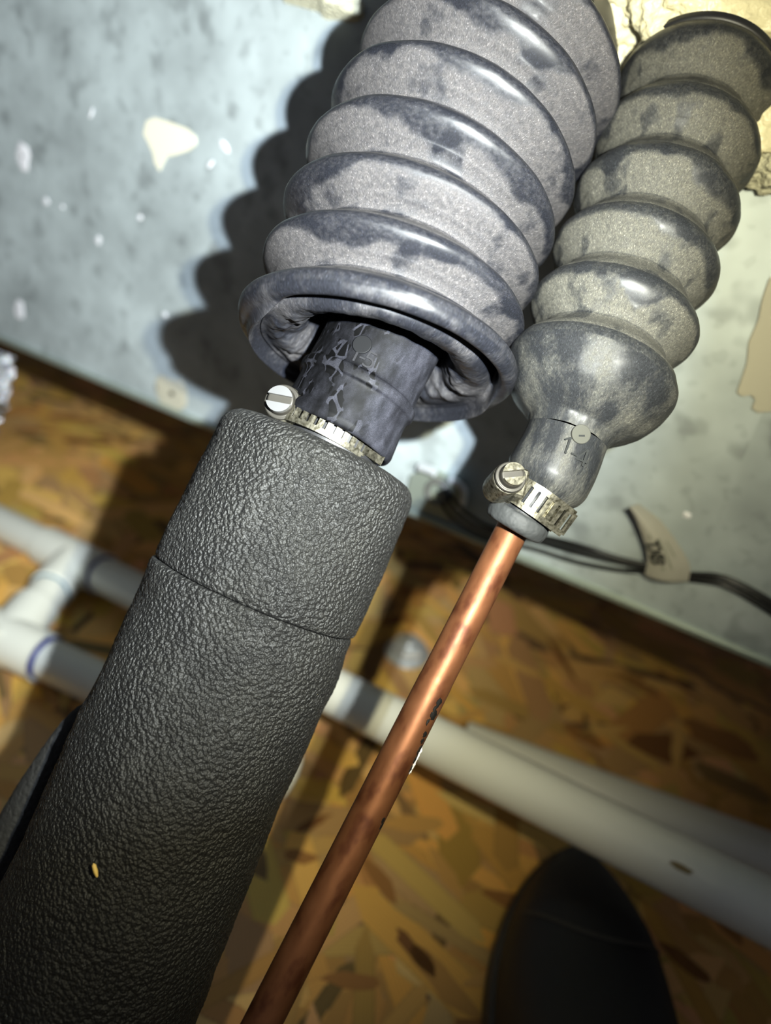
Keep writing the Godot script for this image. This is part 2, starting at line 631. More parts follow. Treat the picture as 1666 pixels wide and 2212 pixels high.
func build_big_boot() -> void:
	var a := Vector3(-0.09931, 0.27192, -0.17381)
	var b := Vector3(-0.10537, 0.30208, -0.19892)
	var c := Vector3(-0.10738, 0.33361, -0.22699)
	var t := (bent(a, b, c, 0.002) - bent(a, b, c, -0.002)).normalized()
	var o := thing("bellows_boot", "large dusty rubber bellows boot with an open curled end round a spotted neck", "rubber boot", a)
	var tail := fine_profile([Vector2(0.0403, -0.0006), Vector2(0.0399, -0.0022), Vector2(0.0391, -0.0035), Vector2(0.0378, -0.0042), Vector2(0.0365, -0.0041), Vector2(0.0355, -0.0032), Vector2(0.0350, -0.0012), Vector2(0.0347, 0.0020), Vector2(0.0341, 0.0030), Vector2(0.0334, 0.0014), Vector2(0.0327, -0.0014), Vector2(0.0316, -0.0031), Vector2(0.0298, -0.0040), Vector2(0.0274, -0.0039), Vector2(0.0248, -0.0029), Vector2(0.0225, -0.0010), Vector2(0.0209, 0.0020), Vector2(0.0203, 0.0060), Vector2(0.0202, 0.0110), Vector2(0.0205, 0.020)], 0.0003)
	var crumple := noise(17, 1.6, 3)
	var m := bellows(a, b, c, 0.0388, 0.0306, 6.55, tail, -1.0, 9.0, 288, func(k: int, ang: float) -> Vector2:
		var r: float = tail[k].x
		# the slit behind the rolled rim is open only on the upper right half
		var open := smoothstep(0.10, 0.65, cos(ang - 1.15))
		var deep := exp(-pow((r - 0.0344) / 0.0016, 2.0))
		var inner := smoothstep(0.034, 0.026, r)
		var cr := crumple.get_noise_3d(cos(ang) * 2.0, sin(ang) * 2.0, r * 60.0) * inner * (1.0 - 0.75 * open)
		return Vector2(cr * 0.0012 + inner * 0.0012 * sin(ang - 0.3), -deep * (1.0 - open) * 0.0068 + deep * open * 0.002 + cr * 0.0020), 0.04)
	part(o, "bellows", m, M.boot)
	var up_axis := (bent(a, b, c, 1.31) - bent(a, b, c, 1.27)).normalized() * 0.12 + Vector3(-0.10, 0, -1)
	part(o, "wall_collar", lathe(bent(a, b, c, 1.27), up_axis, [Vector2(0.0270, 0.0), Vector2(0.0270, 0.02), Vector2(0.0270, 0.04), Vector2(0.0270, 0.06)], 96), M.black_rubber)
	# neck with its clamp seat and rolled lip
	var n0: Vector3 = Vector3(-0.09946, 0.27326, -0.17628)
	var n1: Vector3 = Vector3(-0.09916, 0.25140, -0.15642)
	var ax := (n0 - n1).normalized()
	var ln := (n0 - n1).length()
	var prof := fine_profile([Vector2(0.0166, ln + 0.008), Vector2(0.0166, ln), Vector2(0.0165, ln * 0.72), Vector2(0.0166, ln * 0.53), Vector2(0.0175, ln * 0.49), Vector2(0.0177, ln * 0.45), Vector2(0.0175, ln * 0.40), Vector2(0.0167, ln * 0.36), Vector2(0.0167, ln * 0.18), Vector2(0.0170, ln * 0.05), Vector2(0.0171, ln * 0.0), Vector2(0.0166, -ln * 0.05), Vector2(0.0156, -ln * 0.06), Vector2(0.0149, -ln * 0.02), Vector2(0.0145, ln * 0.12)], 0.0003)
	var wob := noise(19, 1.2, 2)
	part(o, "neck", lathe(n1, ax, prof, 144, func(i: int, ang: float) -> Vector2: return Vector2(0.0003 * wob.get_noise_3d(cos(ang), sin(ang), i * 0.02), 0)), M.neck, "black water-spotted rubber neck with a raised band")
	part(o, "inner_sleeve", lathe(n1, ax, [Vector2(0.0140, ln * 0.3), Vector2(0.0140, -0.012), Vector2(0.0136, -0.0125), Vector2(0.00001, -0.0125)], 72), M.black_rubber)
	# moulded disc and characters facing the viewer
	var f := across(ax)
	var face_n: Vector3 = (f[1] * 0.93 + f[0] * -0.10).normalized()
	var face_x: Vector3 = (f[0] - face_n * f[0].dot(face_n)).normalized()
	var on := func(along: float, side: float, lift: float) -> Array:
		var nn: Vector3 = (face_n * cos(side) + face_x * sin(side)).normalized()
		return [n1 + ax * along + nn * (0.0165 + lift), nn, (face_x * cos(side) - face_n * sin(side)).normalized()]
	var q: Array = on.call(ln * 0.70, 0.02, 0.0001)
	part(o, "moulded_disc", disc_on(q[0], q[1], 0.0026, 0.0003), M.mould_black)
	var side := 0.0
	for g in ["1", "-", "5"]:
		q = on.call(ln * 0.60, side, 0.00015)
		part(o, "moulded_character", letters(g, q[0], q[2], q[1], 0.0028, 0.0004), M.mould_grey)
		side += 0.12

func build_small_boot() -> void:
	var a := Vector3(-0.04530, 0.27287, -0.20251)
	var b := Vector3(-0.04934, 0.30805, -0.23699)
	var c := Vector3(-0.05419, 0.34706, -0.27355)
	var t := (bent(a, b, c, 0.002) - bent(a, b, c, -0.002)).normalized()
	var o := thing("bellows_boot", "small dusty rubber bellows boot narrowing to a clamp above the copper pipe", "rubber boot", a)
	var tail := fine_profile([Vector2(0.0245, -0.0003), Vector2(0.0244, -0.0015), Vector2(0.0239, -0.0032), Vector2(0.0229, -0.0055), Vector2(0.0212, -0.0085), Vector2(0.0190, -0.0112), Vector2(0.0163, -0.0136), Vector2(0.0136, -0.0156), Vector2(0.0122, -0.0166), Vector2(0.0116, -0.0180), Vector2(0.0112, -0.0200)], 0.0004)
	var m := bellows(a, b, c, 0.0244, 0.0186, 5.45, tail, -1.0, 7.0, 224, null, 0.0)
	part(o, "bellows", m, M.boot_small)
	var pts := [a - t * 0.0190, Vector3(-0.04367, 0.25485, -0.18543), Vector3(-0.04402, 0.24956, -0.18118), Vector3(-0.04495, 0.24518, -0.17786), Vector3(-0.04663, 0.23966, -0.17433), Vector3(-0.04729, 0.23602, -0.17228)]
	var C := smooth_line(pts, 0.0004)
	var T := tangents(C)
	var R := PackedFloat32Array()
	var total := float(C.size() - 1)
	var cv := Curve.new()
	cv.max_value = 0.02
	for k in [[0.0, 0.0114], [0.06, 0.0114], [0.30, 0.0119], [0.45, 0.0120], [0.52, 0.0113], [0.60, 0.0092], [0.66, 0.0083], [0.82, 0.0080], [0.87, 0.0082], [0.89, 0.0090], [0.93, 0.0091], [0.985, 0.0088], [0.995, 0.0076], [1.0, 0.0047]]:
		cv.add_point(Vector2(k[0], k[1]), 0, 0, Curve.TANGENT_LINEAR, Curve.TANGENT_LINEAR)
	var V := PackedFloat32Array()
	for i in C.size():
		R.append(cv.sample(i / total))
		T[i] = -T[i]
		V.append(0.12 * (1.0 - i / total))
	# smooth the radii so that shoulders are moulded, not cut
	for pass_no in 3:
		var S := R.duplicate()
		for i in range(1, R.size() - 1):
			S[i] = (R[i - 1] + R[i] * 2.0 + R[i + 1]) / 4.0
		R = S
	part(o, "neck", sweep(C, T, R, 120, null, V), M.boot_small)
	var e: Vector3 = pts[5]
	var ex := (Vector3(pts[4]) - e).normalized()
	part(o, "end_lip", lathe(e, ex, fine_profile([Vector2(0.0048, -0.0006), Vector2(0.0070, -0.0010), Vector2(0.0084, -0.0006), Vector2(0.0090, 0.0008), Vector2(0.0091, 0.0026), Vector2(0.0086, 0.0040), Vector2(0.0070, 0.0046)], 0.0003), 80), M.rubber, "grey rubber lip around the copper pipe")
	# moulded disc with a bar and the characters 1-4
	var ax := (Vector3(pts[0]) - Vector3(pts[2])).normalized()
	var q := Vector3(-0.03903, 0.26411, -0.18110)
	var foot := Vector3(pts[1]) + ax * (q - Vector3(pts[1])).dot(ax)
	var nn := (q - foot).normalized()
	var base := foot + nn * 0.0118
	part(o, "moulded_disc", disc_on(base, nn, 0.0026, 0.00035), M.mould)
	part(o, "moulded_bar", letters("-", base + nn * 0.0003, VIEW_RIGHT, nn, 0.0026, 0.0003), M.mould_dark)
	for g in [["1", Vector3(-0.04088, 0.26090, -0.17807)], ["-", Vector3(-0.03901, 0.25962, -0.17820)], ["4", Vector3(-0.03700, 0.25905, -0.17886)]]:
		var p: Vector3 = g[1]
		var ft := Vector3(pts[1]) + ax * (p - Vector3(pts[1])).dot(ax)
		var n2 := (p - ft).normalized()
		part(o, "moulded_character", letters(g[0], ft + n2 * 0.01215, VIEW_RIGHT * 0.93 - VIEW_UP * 0.36, n2, 0.0030, 0.0004), M.mould_dark)
	# flange with a torn spike where the boot meets the putty
	var tc := (c - b).normalized()
	part(o, "flange", lathe(bent(a, b, c, 1.05), tc, fine_profile([Vector2(0.0180, -0.002), Vector2(0.0226, -0.0015), Vector2(0.0232, 0.000), Vector2(0.0226, 0.0015), Vector2(0.0180, 0.002)], 0.0005), 96), M.black_rubber)
	var sp: Vector3 = Vector3(-0.04527, 0.36257, -0.26443)
	part(o, "torn_spike", lathe(sp, (VIEW_UP + VIEW_RIGHT * 0.25).normalized(), [Vector2(0.0022, -0.003), Vector2(0.0012, 0.000), Vector2(0.0002, 0.0038), Vector2(0.00001, 0.004)], 8), M.black_rubber)

# ---------------------------------------------------------------- hose clamps
# axis t, a band from the screw housing at angle 'from' round the front to 'leave', then a straight free end
func build_clamp(o: Node3D, at: Vector3, t: Vector3, r: float, width: float, from: float, leave: float, tail_len: float, screw_r: float, screw_dir: Vector3, housing_at: Vector3, slots_from: float, slots: int, pitch: float) -> void:
	var f := across(t)
	var u: Vector3 = f[0]
	var w: Vector3 = f[1]
	var th := 0.0006
	var arc := (from - leave) * r
	# place on the strip: distance d from the housing, across c, lift h
	var place := func(d: float, c: float, h: float) -> Vector3:
		var k := minf(d, arc)
		var ang := from - k / r
		var radial := u * cos(ang) + w * sin(ang)
		var tangent := u * sin(ang) - w * cos(ang)
		return at + radial * (r + h) + tangent * maxf(0.0, d - arc) + t * c
	var strip := func(st: SurfaceTool, d0: float, d1: float, c0: float, c1: float) -> void:
		var n := maxi(1, int(ceil((d1 - d0) / 0.0008)))
		for k in n:
			var x0 := lerpf(d0, d1, float(k) / n)
			var x1 := lerpf(d0, d1, float(k + 1) / n)
			var p := []
			for h in [0.0, th]:
				for x in [x0, x1]:
					for c in [c0, c1]:
						p.append(place.call(x, c, h))
			var mid: Vector3 = (p[0] + p[3] + p[4] + p[7]) * 0.25
			face(st, [p[4], p[5], p[7], p[6]], mid)
			face(st, [p[0], p[1], p[3], p[2]], mid)
			face(st, [p[0], p[2], p[6], p[4]], mid)
			face(st, [p[1], p[3], p[7], p[5]], mid)
			if k == 0: face(st, [p[0], p[1], p[5], p[4]], mid)
			if k == n - 1: face(st, [p[2], p[3], p[7], p[6]], mid)
	var st := SurfaceTool.new()
	st.begin(Mesh.PRIMITIVE_TRIANGLES)
	st.set_smooth_group(-1)
	var rail := width * 0.20
	var h := width * 0.5
	var end := arc + tail_len
	strip.call(st, 0.0, end - 0.0008, -h, -h + rail)
	strip.call(st, 0.0, end - 0.0008, h - rail, h)
	strip.call(st, end - 0.0008, end, -h + 0.0008, h - 0.0008)
	var d := 0.0
	if slots_from > 0.0:
		strip.call(st, 0.0, slots_from, -h + rail, h - rail)
	d = slots_from
	for k in slots:
		var bar := pitch * 0.63
		strip.call(st, d, minf(d + bar, end), -h + rail, h - rail)
		d += pitch
	if d < end:
		strip.call(st, d, end - 0.0004, -h + rail, h - rail)
	# the rest of the loop behind
	var back := SurfaceTool.new()
	st.generate_normals()
	part(o, "band", st.commit(), M.steel)
	back.begin(Mesh.PRIMITIVE_TRIANGLES)
	back.set_smooth_group(-1)
	var steps := 40
	for k in steps:
		var a0 := from + (TAU - from + leave) * k / steps
		var a1 := from + (TAU - from + leave) * (k + 1) / steps
		var p := []
		for hh in [-0.0007, -0.0001]:
			for a in [a0, a1]:
				for c in [-h, h]:
					p.append(at + (u * cos(a) + w * sin(a)) * (r + hh) + t * c)
		var mid: Vector3 = (p[0] + p[3] + p[4] + p[7]) * 0.25
		face(back, [p[4], p[5], p[7], p[6]], mid)
		face(back, [p[0], p[1], p[3], p[2]], mid)
		face(back, [p[0], p[2], p[6], p[4]], mid)
		face(back, [p[1], p[3], p[7], p[5]], mid)
	back.generate_normals()
	part(o, "band_back", back.commit(), M.steel)
	# screw housing: a half-round saddle over the worm screw
	var s := screw_dir.normalized()
	var hp := fine_profile([Vector2(0.00001, -0.0125), Vector2(screw_r * 0.9, -0.0125), Vector2(screw_r * 1.12, -0.0118), Vector2(screw_r * 1.16, -0.0060), Vector2(screw_r * 1.16, -0.0018), Vector2(screw_r * 1.08, -0.0012), Vector2(screw_r * 0.98, -0.0012)], 0.0005)
	part(o, "screw_housing", lathe(housing_at, s, hp, 48), M.steel)
	var hd := fine_profile([Vector2(screw_r * 0.80, -0.004), Vector2(screw_r * 0.80, -0.0010), Vector2(screw_r * 1.08, -0.0009), Vector2(screw_r * 1.10, -0.0002), Vector2(screw_r * 1.04, 0.0001), Vector2(screw_r * 0.86, 0.0001), Vector2(screw_r * 0.84, 0.0012), Vector2(screw_r * 0.78, 0.0018), Vector2(screw_r * 0.70, 0.0019), Vector2(0.00001, 0.0019)], 0.0003)
	var screw := part(o, "screw", lathe(housing_at, s, hd, 56), M.grime)
	# slot across the head: two raised cheeks leave the groove between them
	var sx := (VIEW_RIGHT * 0.97 + VIEW_UP * (0.14 if screw_r < 0.0042 else -0.22))
	sx = (sx - s * sx.dot(s)).normalized()
	var sy := s.cross(sx)
	for sg in [-1.0, 1.0]:
		var pts := []
		for k in 15:
			var ang: float = lerpf(0.30, PI - 0.30, k / 14.0) * sg
			pts.append(housing_at + s * 0.0014 + (sx * cos(ang) + sy * sin(ang)) * screw_r * 0.80)
		var ck := MeshInstance3D.new()
		ck.name = "screw_cheek"
		ck.mesh = slab(pts, s, 0.0016)
		ck.material_override = M.chrome if screw_r > 0.0042 else M.steel
		screw.add_child(ck, true)
		ck.global_transform = Transform3D.IDENTITY
	# saddle foot that ties the housing to the band
	var fa := housing_at - s * 0.0065
	var toward := (at - fa)
	toward = (toward - s * toward.dot(s)).normalized()
	var side := s.cross(toward).normalized()
	part(o, "saddle", cbox(Vector3(width * 1.02, 0.0100, 0.0032), 0.0007, Transform3D(Basis(side, s, toward), fa + toward * screw_r * 0.95)), M.steel)

# ---------------------------------------------------------------- insulation
func build_insulation() -> void:
	var o := thing("pipe_insulation", "thick black foam sleeve sloping from the large boot to the lower left", "insulation", Vector3(-0.10646, 0.21660, -0.14375))
	var spine := [Vector3(-0.10620, 0.24227, -0.16182), Vector3(-0.10621, 0.21688, -0.14341), Vector3(-0.10571, 0.19274, -0.12542), Vector3(-0.10489, 0.16923, -0.10671), Vector3(-0.10264, 0.13690, -0.08107), Vector3(-0.09994, 0.10721, -0.05802), Vector3(-0.09662, 0.08001, -0.03689), Vector3(-0.09229, 0.02592, 0.00633)]
	var rad := [0.0306, 0.0313, 0.0312, 0.0312, 0.0314, 0.0316, 0.0316, 0.0316]
	var C := smooth_line(spine, 0.0006)
	var n := C.size()
	var whole := 0.0
	var cum := PackedFloat32Array()
	cum.append(0.0)
	for i in range(1, n):
		whole += C[i].distance_to(C[i - 1])
		cum.append(whole)
	var seam := 0.0
	for i in n:
		if C[i].distance_to(Vector3(-0.10666, 0.20388, -0.13319)) < C[int(seam)].distance_to(Vector3(-0.10666, 0.20388, -0.13319)): seam = i
	var grain := noise(35, 0.9, 3)
	var big := noise(36, 0.03, 3)
	for piece in 2:
		var c := PackedVector3Array()
		var tt := PackedVector3Array()
		var r := PackedFloat32Array()
		var vv := PackedFloat32Array()
		var T := tangents(C)
		var i0 := 0 if piece == 0 else int(seam)
		var i1 := int(seam) if piece == 0 else n - 1
		var here := cum[i0]
		# closed upper end
		var topc := C[i0]
		var tdir := -T[i0]
		var shoulder := 0.0062 if piece == 0 else 0.0020
		for k in [[0.46, 0.0], [0.62, 0.0], [0.80, 0.0]]:
			c.append(topc)
			tt.append(tdir)
			r.append(rad[0] * k[0])
			vv.append(here / 0.2)
		for i in range(i0, i1 + 1):
			var d := cum[i] - cum[i0]
			var back := cum[i1] - cum[i]
			var key := cum[i] / whole * (spine.size() - 1)
			var rr := lerpf(rad[int(key)], rad[mini(int(key) + 1, rad.size() - 1)], key - int(key))
			if d < shoulder:
				var x := 1.0 - d / shoulder
				rr -= (rr * (0.20 if piece == 0 else 0.032)) * (1.0 - sqrt(maxf(0.0, 1.0 - x * x)))
			if piece == 0 and back < 0.0022:
				var x := 1.0 - back / 0.0022
				rr -= 0.0010 * (1.0 - sqrt(maxf(0.0, 1.0 - x * x)))
			c.append(C[i])
			tt.append(-T[i])
			r.append(rr)
			vv.append(cum[i] / 0.2)
		if piece == 0:
			c.append(C[i1]); tt.append(-T[i1]); r.append(0.024); vv.append(cum[i1] / 0.2)
		var low := piece == 1
		var m := sweep(c, tt, r, 340, func(i: int, ang: float) -> Vector2:
			var p: Vector3 = Vector3(cos(ang), sin(ang), 0) * 31.0
			var along := float(i) * 0.6
			var g := grain.get_noise_3d(p.x, p.y, along)
			var b := big.get_noise_3d(p.x, p.y, along + (400.0 if low else 0.0))
			var bulge := 0.0
			if low:
				bulge = 0.0008 * exp(-pow((along - 18.0) / 9.0, 2.0)) * sin(ang * 2.0 + 0.6)
			return Vector2(g * 0.00030 + b * 0.0011 + bulge, 0.0), vv)
		part(o, "foam_sleeve", m, M.foam, "upper sleeve with rounded shoulder" if piece == 0 else "lower sleeve fading into the dark corner")
	# a loose lap of foam along the lower left edge
	var edge := [Vector3(-0.13484, 0.17078, -0.09178), Vector3(-0.13606, 0.15769, -0.08397), Vector3(-0.13696, 0.14086, -0.07390), Vector3(-0.13799, 0.12017, -0.06125), Vector3(-0.13896, 0.09682, -0.04692), Vector3(-0.13927, 0.07450, -0.03229)]
	var fc := smooth_line(edge, 0.001)
	var ft := tangents(fc)
	var fr := PackedFloat32Array()
	for i in fc.size():
		fr.append(0.0007 + 0.0085 * sqrt(minf(1.0, float(i) / fc.size() * 1.4)))
		ft[i] = -ft[i]
		fc[i] -= VIEW_BACK * 0.010 + VIEW_RIGHT * fr[i] * 0.75
	part(o, "foam_lap", sweep(fc, ft, fr, 48, func(i: int, ang: float) -> Vector2: return Vector2(grain.get_noise_3d(cos(ang) * 9.0, sin(ang) * 9.0, i) * 0.0004, 0)), M.flap)

# ---------------------------------------------------------------- copper
func build_copper() -> void:
	var a: Vector3 = Vector3(-0.04778, 0.23479, -0.17383)
	var b: Vector3 = Vector3(-0.05009, 0.11887, -0.05926)
	var o := thing("copper_pipe", "bare copper pipe running from the small boot's end down to the bottom edge", "pipe", a)
	var ax := (b - a).normalized()
	var ln := (b - a).length() * 1.35
	var C := PackedVector3Array()
	var T := PackedVector3Array()
	var R := PackedFloat32Array()
	for i in 320:
		var d := ln * i / 319.0
		C.append(a + ax * d)
		T.append(-ax)
		var step := 0.00010 * smoothstep(0.0478, 0.0481, d)
		R.append(0.00462 + step)
	part(o, "tube", sweep(C, T, R, 64), M.copper)
	var f := across(-ax)
	var rng := RandomNumberGenerator.new()
	rng.seed = 5
	# tar flecks stuck along the right flank: [distance from the top, angle, length, width]
	var marks := [[0.0528, 0.86, 0.0030, 0.0016], [0.0548, 0.92, 0.0022, 0.0011], [0.0562, 0.84, 0.0034, 0.0024], [0.0585, 0.98, 0.0022, 0.0008], [0.0616, 0.74, 0.0018, 0.0014], [0.0634, 0.66, 0.0016, 0.0011], [0.0660, 0.52, 0.0026, 0.0010], [0.0685, 0.44, 0.0026, 0.0009], [0.0710, 0.40, 0.0022, 0.0008], [0.0855, 0.62, 0.0016, 0.0010], [0.0870, 0.50, 0.0020, 0.0009]]
	for mk in marks:
		var pts := []
		var rads := 0.00476
		for k in 14:
			var an := TAU * k / 14.0
			var j := rng.randf_range(0.55, 1.15)
			var d: float = mk[0] + cos(an) * mk[2] * j * 0.5
			var g: float = mk[1] + sin(an) * mk[3] * j * 0.5 / rads
			pts.append([d, g])
		var st := SurfaceTool.new()
		st.begin(Mesh.PRIMITIVE_TRIANGLES)
		st.set_smooth_group(-1)
		var at := func(d: float, g: float, h: float) -> Vector3:
			return a + ax * d + (f[0] * cos(g) + f[1] * sin(g)) * (rads + h)
		var mid: Vector3 = at.call(mk[0], mk[1], 0.00015)
		var top: Vector3 = at.call(mk[0], mk[1], 0.00028)
		for k in 14:
			var p: Array = pts[k]
			var q: Array = pts[(k + 1) % 14]
			face(st, [top, at.call(p[0], p[1], 0.0002), at.call(q[0], q[1], 0.0002)], mid - (f[0] + f[1]) * 0.001)
			face(st, [at.call(p[0], p[1], 0.0002), at.call(q[0], q[1], 0.0002), at.call(q[0], q[1], -0.0003), at.call(p[0], p[1], -0.0003)], mid)
		st.generate_normals()
		part(o, "tar_fleck", st.commit(), M.tar)
	for w in [[0.0662, 0.14, 0.0016], [0.0680, 0.10, 0.0022], [0.0700, 0.08, 0.0026], [0.0716, 0.06, 0.0016]]:
		var p: Vector3 = a + ax * w[0] + (f[0] * cos(w[1]) + f[1] * sin(w[1])) * 0.0047
		part(o, "white_residue", lump(p, -ax * w[2] * 0.6, f[1] * w[2] * 0.4, f[0] * 0.0004, int(w[0] * 9999), 0.7, 1.5, 10), M.speck)

# ---------------------------------------------------------------- cabinet and what is stuck on it
func on_face(x: float, y: float, lift := 0.0) -> Vector3:
	return Vector3(x, y, FACE_Z + lift)

func blot(o: Node3D, called: String, at: Vector3, rx: float, ry: float, tilt: float, s: int, m: Material, high := 0.0006) -> void:
	var ax := Vector3(cos(tilt), sin(tilt), 0)
	var ay := Vector3(-sin(tilt), cos(tilt), 0)
	part(o, called, lump(at, ax * rx, ay * ry, Vector3(0, 0, high), s, 0.35, 0.9, 14), m)

func build_cabinet() -> void:
	var low := 0.1525
	var o := thing("air_handler_cabinet", "large grey sheet-metal cabinet behind the boots, with scuffs and paint chips", "cabinet", Vector3(-0.2, low, FACE_Z))
	part(o, "front_panel", cbox(Vector3(2.4, 0.9, 0.5), 0.0012, Transform3D(Basis.IDENTITY, Vector3(-0.2, low + 0.45, FACE_Z - 0.25))), M.sheet)
	part(o, "bottom_hem", cbox(Vector3(2.4, 0.0035, 0.003), 0.0008, Transform3D(Basis.IDENTITY, Vector3(-0.2, low + 0.0012, FACE_Z + 0.0008))), M.hem)
	for s in [[Vector3(-0.41886, 0.27470, -0.29000), 0.0075, 0.0055, 1.3, 1], [Vector3(-0.44013, 0.17928, -0.29000), 0.0065, 0.0045, 1.2, 2], [Vector3(-0.30594, 0.21060, -0.29000), 0.0016, 0.0014, 0.0, 3], [Vector3(-0.40166, 0.25334, -0.29000), 0.0022, 0.0018, 0.4, 4], [Vector3(-0.35805, 0.24034, -0.29000), 0.0026, 0.0018, 1.0, 5], [Vector3(-0.32373, 0.25913, -0.29000), 0.0018, 0.0012, 0.3, 6], [Vector3(-0.26425, 0.30263, -0.29000), 0.0034, 0.0016, -0.6, 7], [Vector3(-0.27299, 0.29338, -0.29000), 0.0022, 0.0009, 0.8, 8], [Vector3(-0.35724, 0.30471, -0.29000), 0.0030, 0.0007, 1.0, 9], [Vector3(-0.38741, 0.25288, -0.29000), 0.0014, 0.0010, 0.0, 10], [Vector3(-0.01083, 0.20365, -0.29000), 0.0016, 0.0013, 0.0, 11]]:
		blot(o, "paint_chip", s[0], s[1], s[2], s[3], s[4], M.speck)
	var pts := [Vector3(-0.31826, 0.30028, -0.29000), Vector3(-0.31600, 0.30644, -0.29000), Vector3(-0.31005, 0.30887, -0.29000), Vector3(-0.30050, 0.30828, -0.29000), Vector3(-0.28835, 0.30687, -0.29000), Vector3(-0.28253, 0.30403, -0.29000), Vector3(-0.28252, 0.30078, -0.29000), Vector3(-0.28684, 0.29747, -0.29000), Vector3(-0.29505, 0.29436, -0.29000), Vector3(-0.30280, 0.29213, -0.29000), Vector3(-0.30552, 0.28806, -0.29000), Vector3(-0.30760, 0.28491, -0.29000), Vector3(-0.31080, 0.28810, -0.29000), Vector3(-0.31196, 0.29267, -0.29000), Vector3(-0.31510, 0.29691, -0.29000)]
	part(o, "sealant_smear", slab(pts, Vector3(0, 0, 1), 0.0007), M.smear)
	blot(o, "sealant_smear", Vector3(-0.30144, 0.16452, -0.29000), 0.013, 0.010, 0.2, 14, M.smear_dull, 0.0003)
	pts = [Vector3(-0.00927, 0.30553, -0.29000), Vector3(-0.01474, 0.29815, -0.29000), Vector3(-0.01448, 0.29185, -0.29000), Vector3(-0.01309, 0.28403, -0.29000), Vector3(-0.01338, 0.27638, -0.29000), Vector3(-0.01135, 0.26917, -0.29000), Vector3(-0.01104, 0.26395, -0.29000), Vector3(-0.01072, 0.25771, -0.29000), Vector3(-0.00847, 0.25696, -0.29000), Vector3(-0.00601, 0.25829, -0.29000), Vector3(-0.00394, 0.25713, -0.29000), Vector3(-0.00401, 0.25381, -0.29000), Vector3(-0.00164, 0.25274, -0.29000), Vector3(0.00554, 0.25585, -0.29000), Vector3(0.01367, 0.26279, -0.29000), Vector3(-0.00004, 0.30754, -0.29000)]
	part(o, "sealant_smear", slab(pts, Vector3(0, 0, 1), 0.0022), M.smear_dull, "ragged dull sheet of dried sealant at the right edge")

func build_putty() -> void:
	var o := thing("duct_putty", "cream putty packed in creased lumps around the boots at the top right corner", "putty", Vector3(-0.06791, 0.36874, -0.29000))
	var rt := VIEW_RIGHT
	var up := VIEW_UP
	var bk := VIEW_BACK
	part(o, "putty_lump", lump(Vector3(-0.08061, 0.36919, -0.28200), rt * 0.0160 , up * 0.0125, bk * 0.011, 81, 0.30, 0.9), M.putty)
	part(o, "putty_lump", lump(Vector3(-0.05288, 0.37733, -0.28400), rt * 0.034, up * 0.0215, bk * 0.012, 82, 0.25, 1.0, 80), M.putty)
	part(o, "putty_lump", lump(Vector3(-0.03046, 0.35312, -0.28700), rt * 0.022, up * 0.0200, bk * 0.010, 83, 0.25, 1.0), M.putty)
	part(o, "putty_lump", lump(Vector3(-0.07952, 0.35779, -0.28400), rt * 0.0120, up * 0.0065, bk * 0.007, 84, 0.25, 1.0), M.putty)
	part(o, "putty_lump", lump(Vector3(-0.07638, 0.37963, -0.27800), rt * 0.020, up * 0.013, bk * 0.011, 85, 0.3, 1.0), M.putty)
	var b := thing("insulation_scrap", "pale fibrous insulation scrap under the putty beside the small boot", "insulation", Vector3(-0.02481, 0.33432, -0.29000))
	part(b, "fibre_block", lump(Vector3(-0.02389, 0.33643, -0.28600), rt * 0.0135, up * 0.0122, bk * 0.010, 86, 0.22, 1.7), M.batt)
	var s := thing("insulation_strip", "pale rough-edged insulation strip poking in at the top, left of the large boot", "insulation", Vector3(-0.20190, 0.36563, -0.28628))
	var sp := [Vector3(-0.19176, 0.36087, -0.28837), Vector3(-0.19329, 0.35978, -0.28688), Vector3(-0.19679, 0.36023, -0.28538), Vector3(-0.20003, 0.36123, -0.28438), Vector3(-0.20367, 0.36199, -0.28301), Vector3(-0.20602, 0.36246, -0.28211), Vector3(-0.20804, 0.36331, -0.28164), Vector3(-0.21009, 0.36500, -0.28169), Vector3(-0.22620, 0.37016, -0.27681), Vector3(-0.23110, 0.38953, -0.28686), Vector3(-0.19444, 0.38361, -0.30174)]
	part(s, "strip", slab(sp, -VIEW_BACK, 0.075), M.batt)

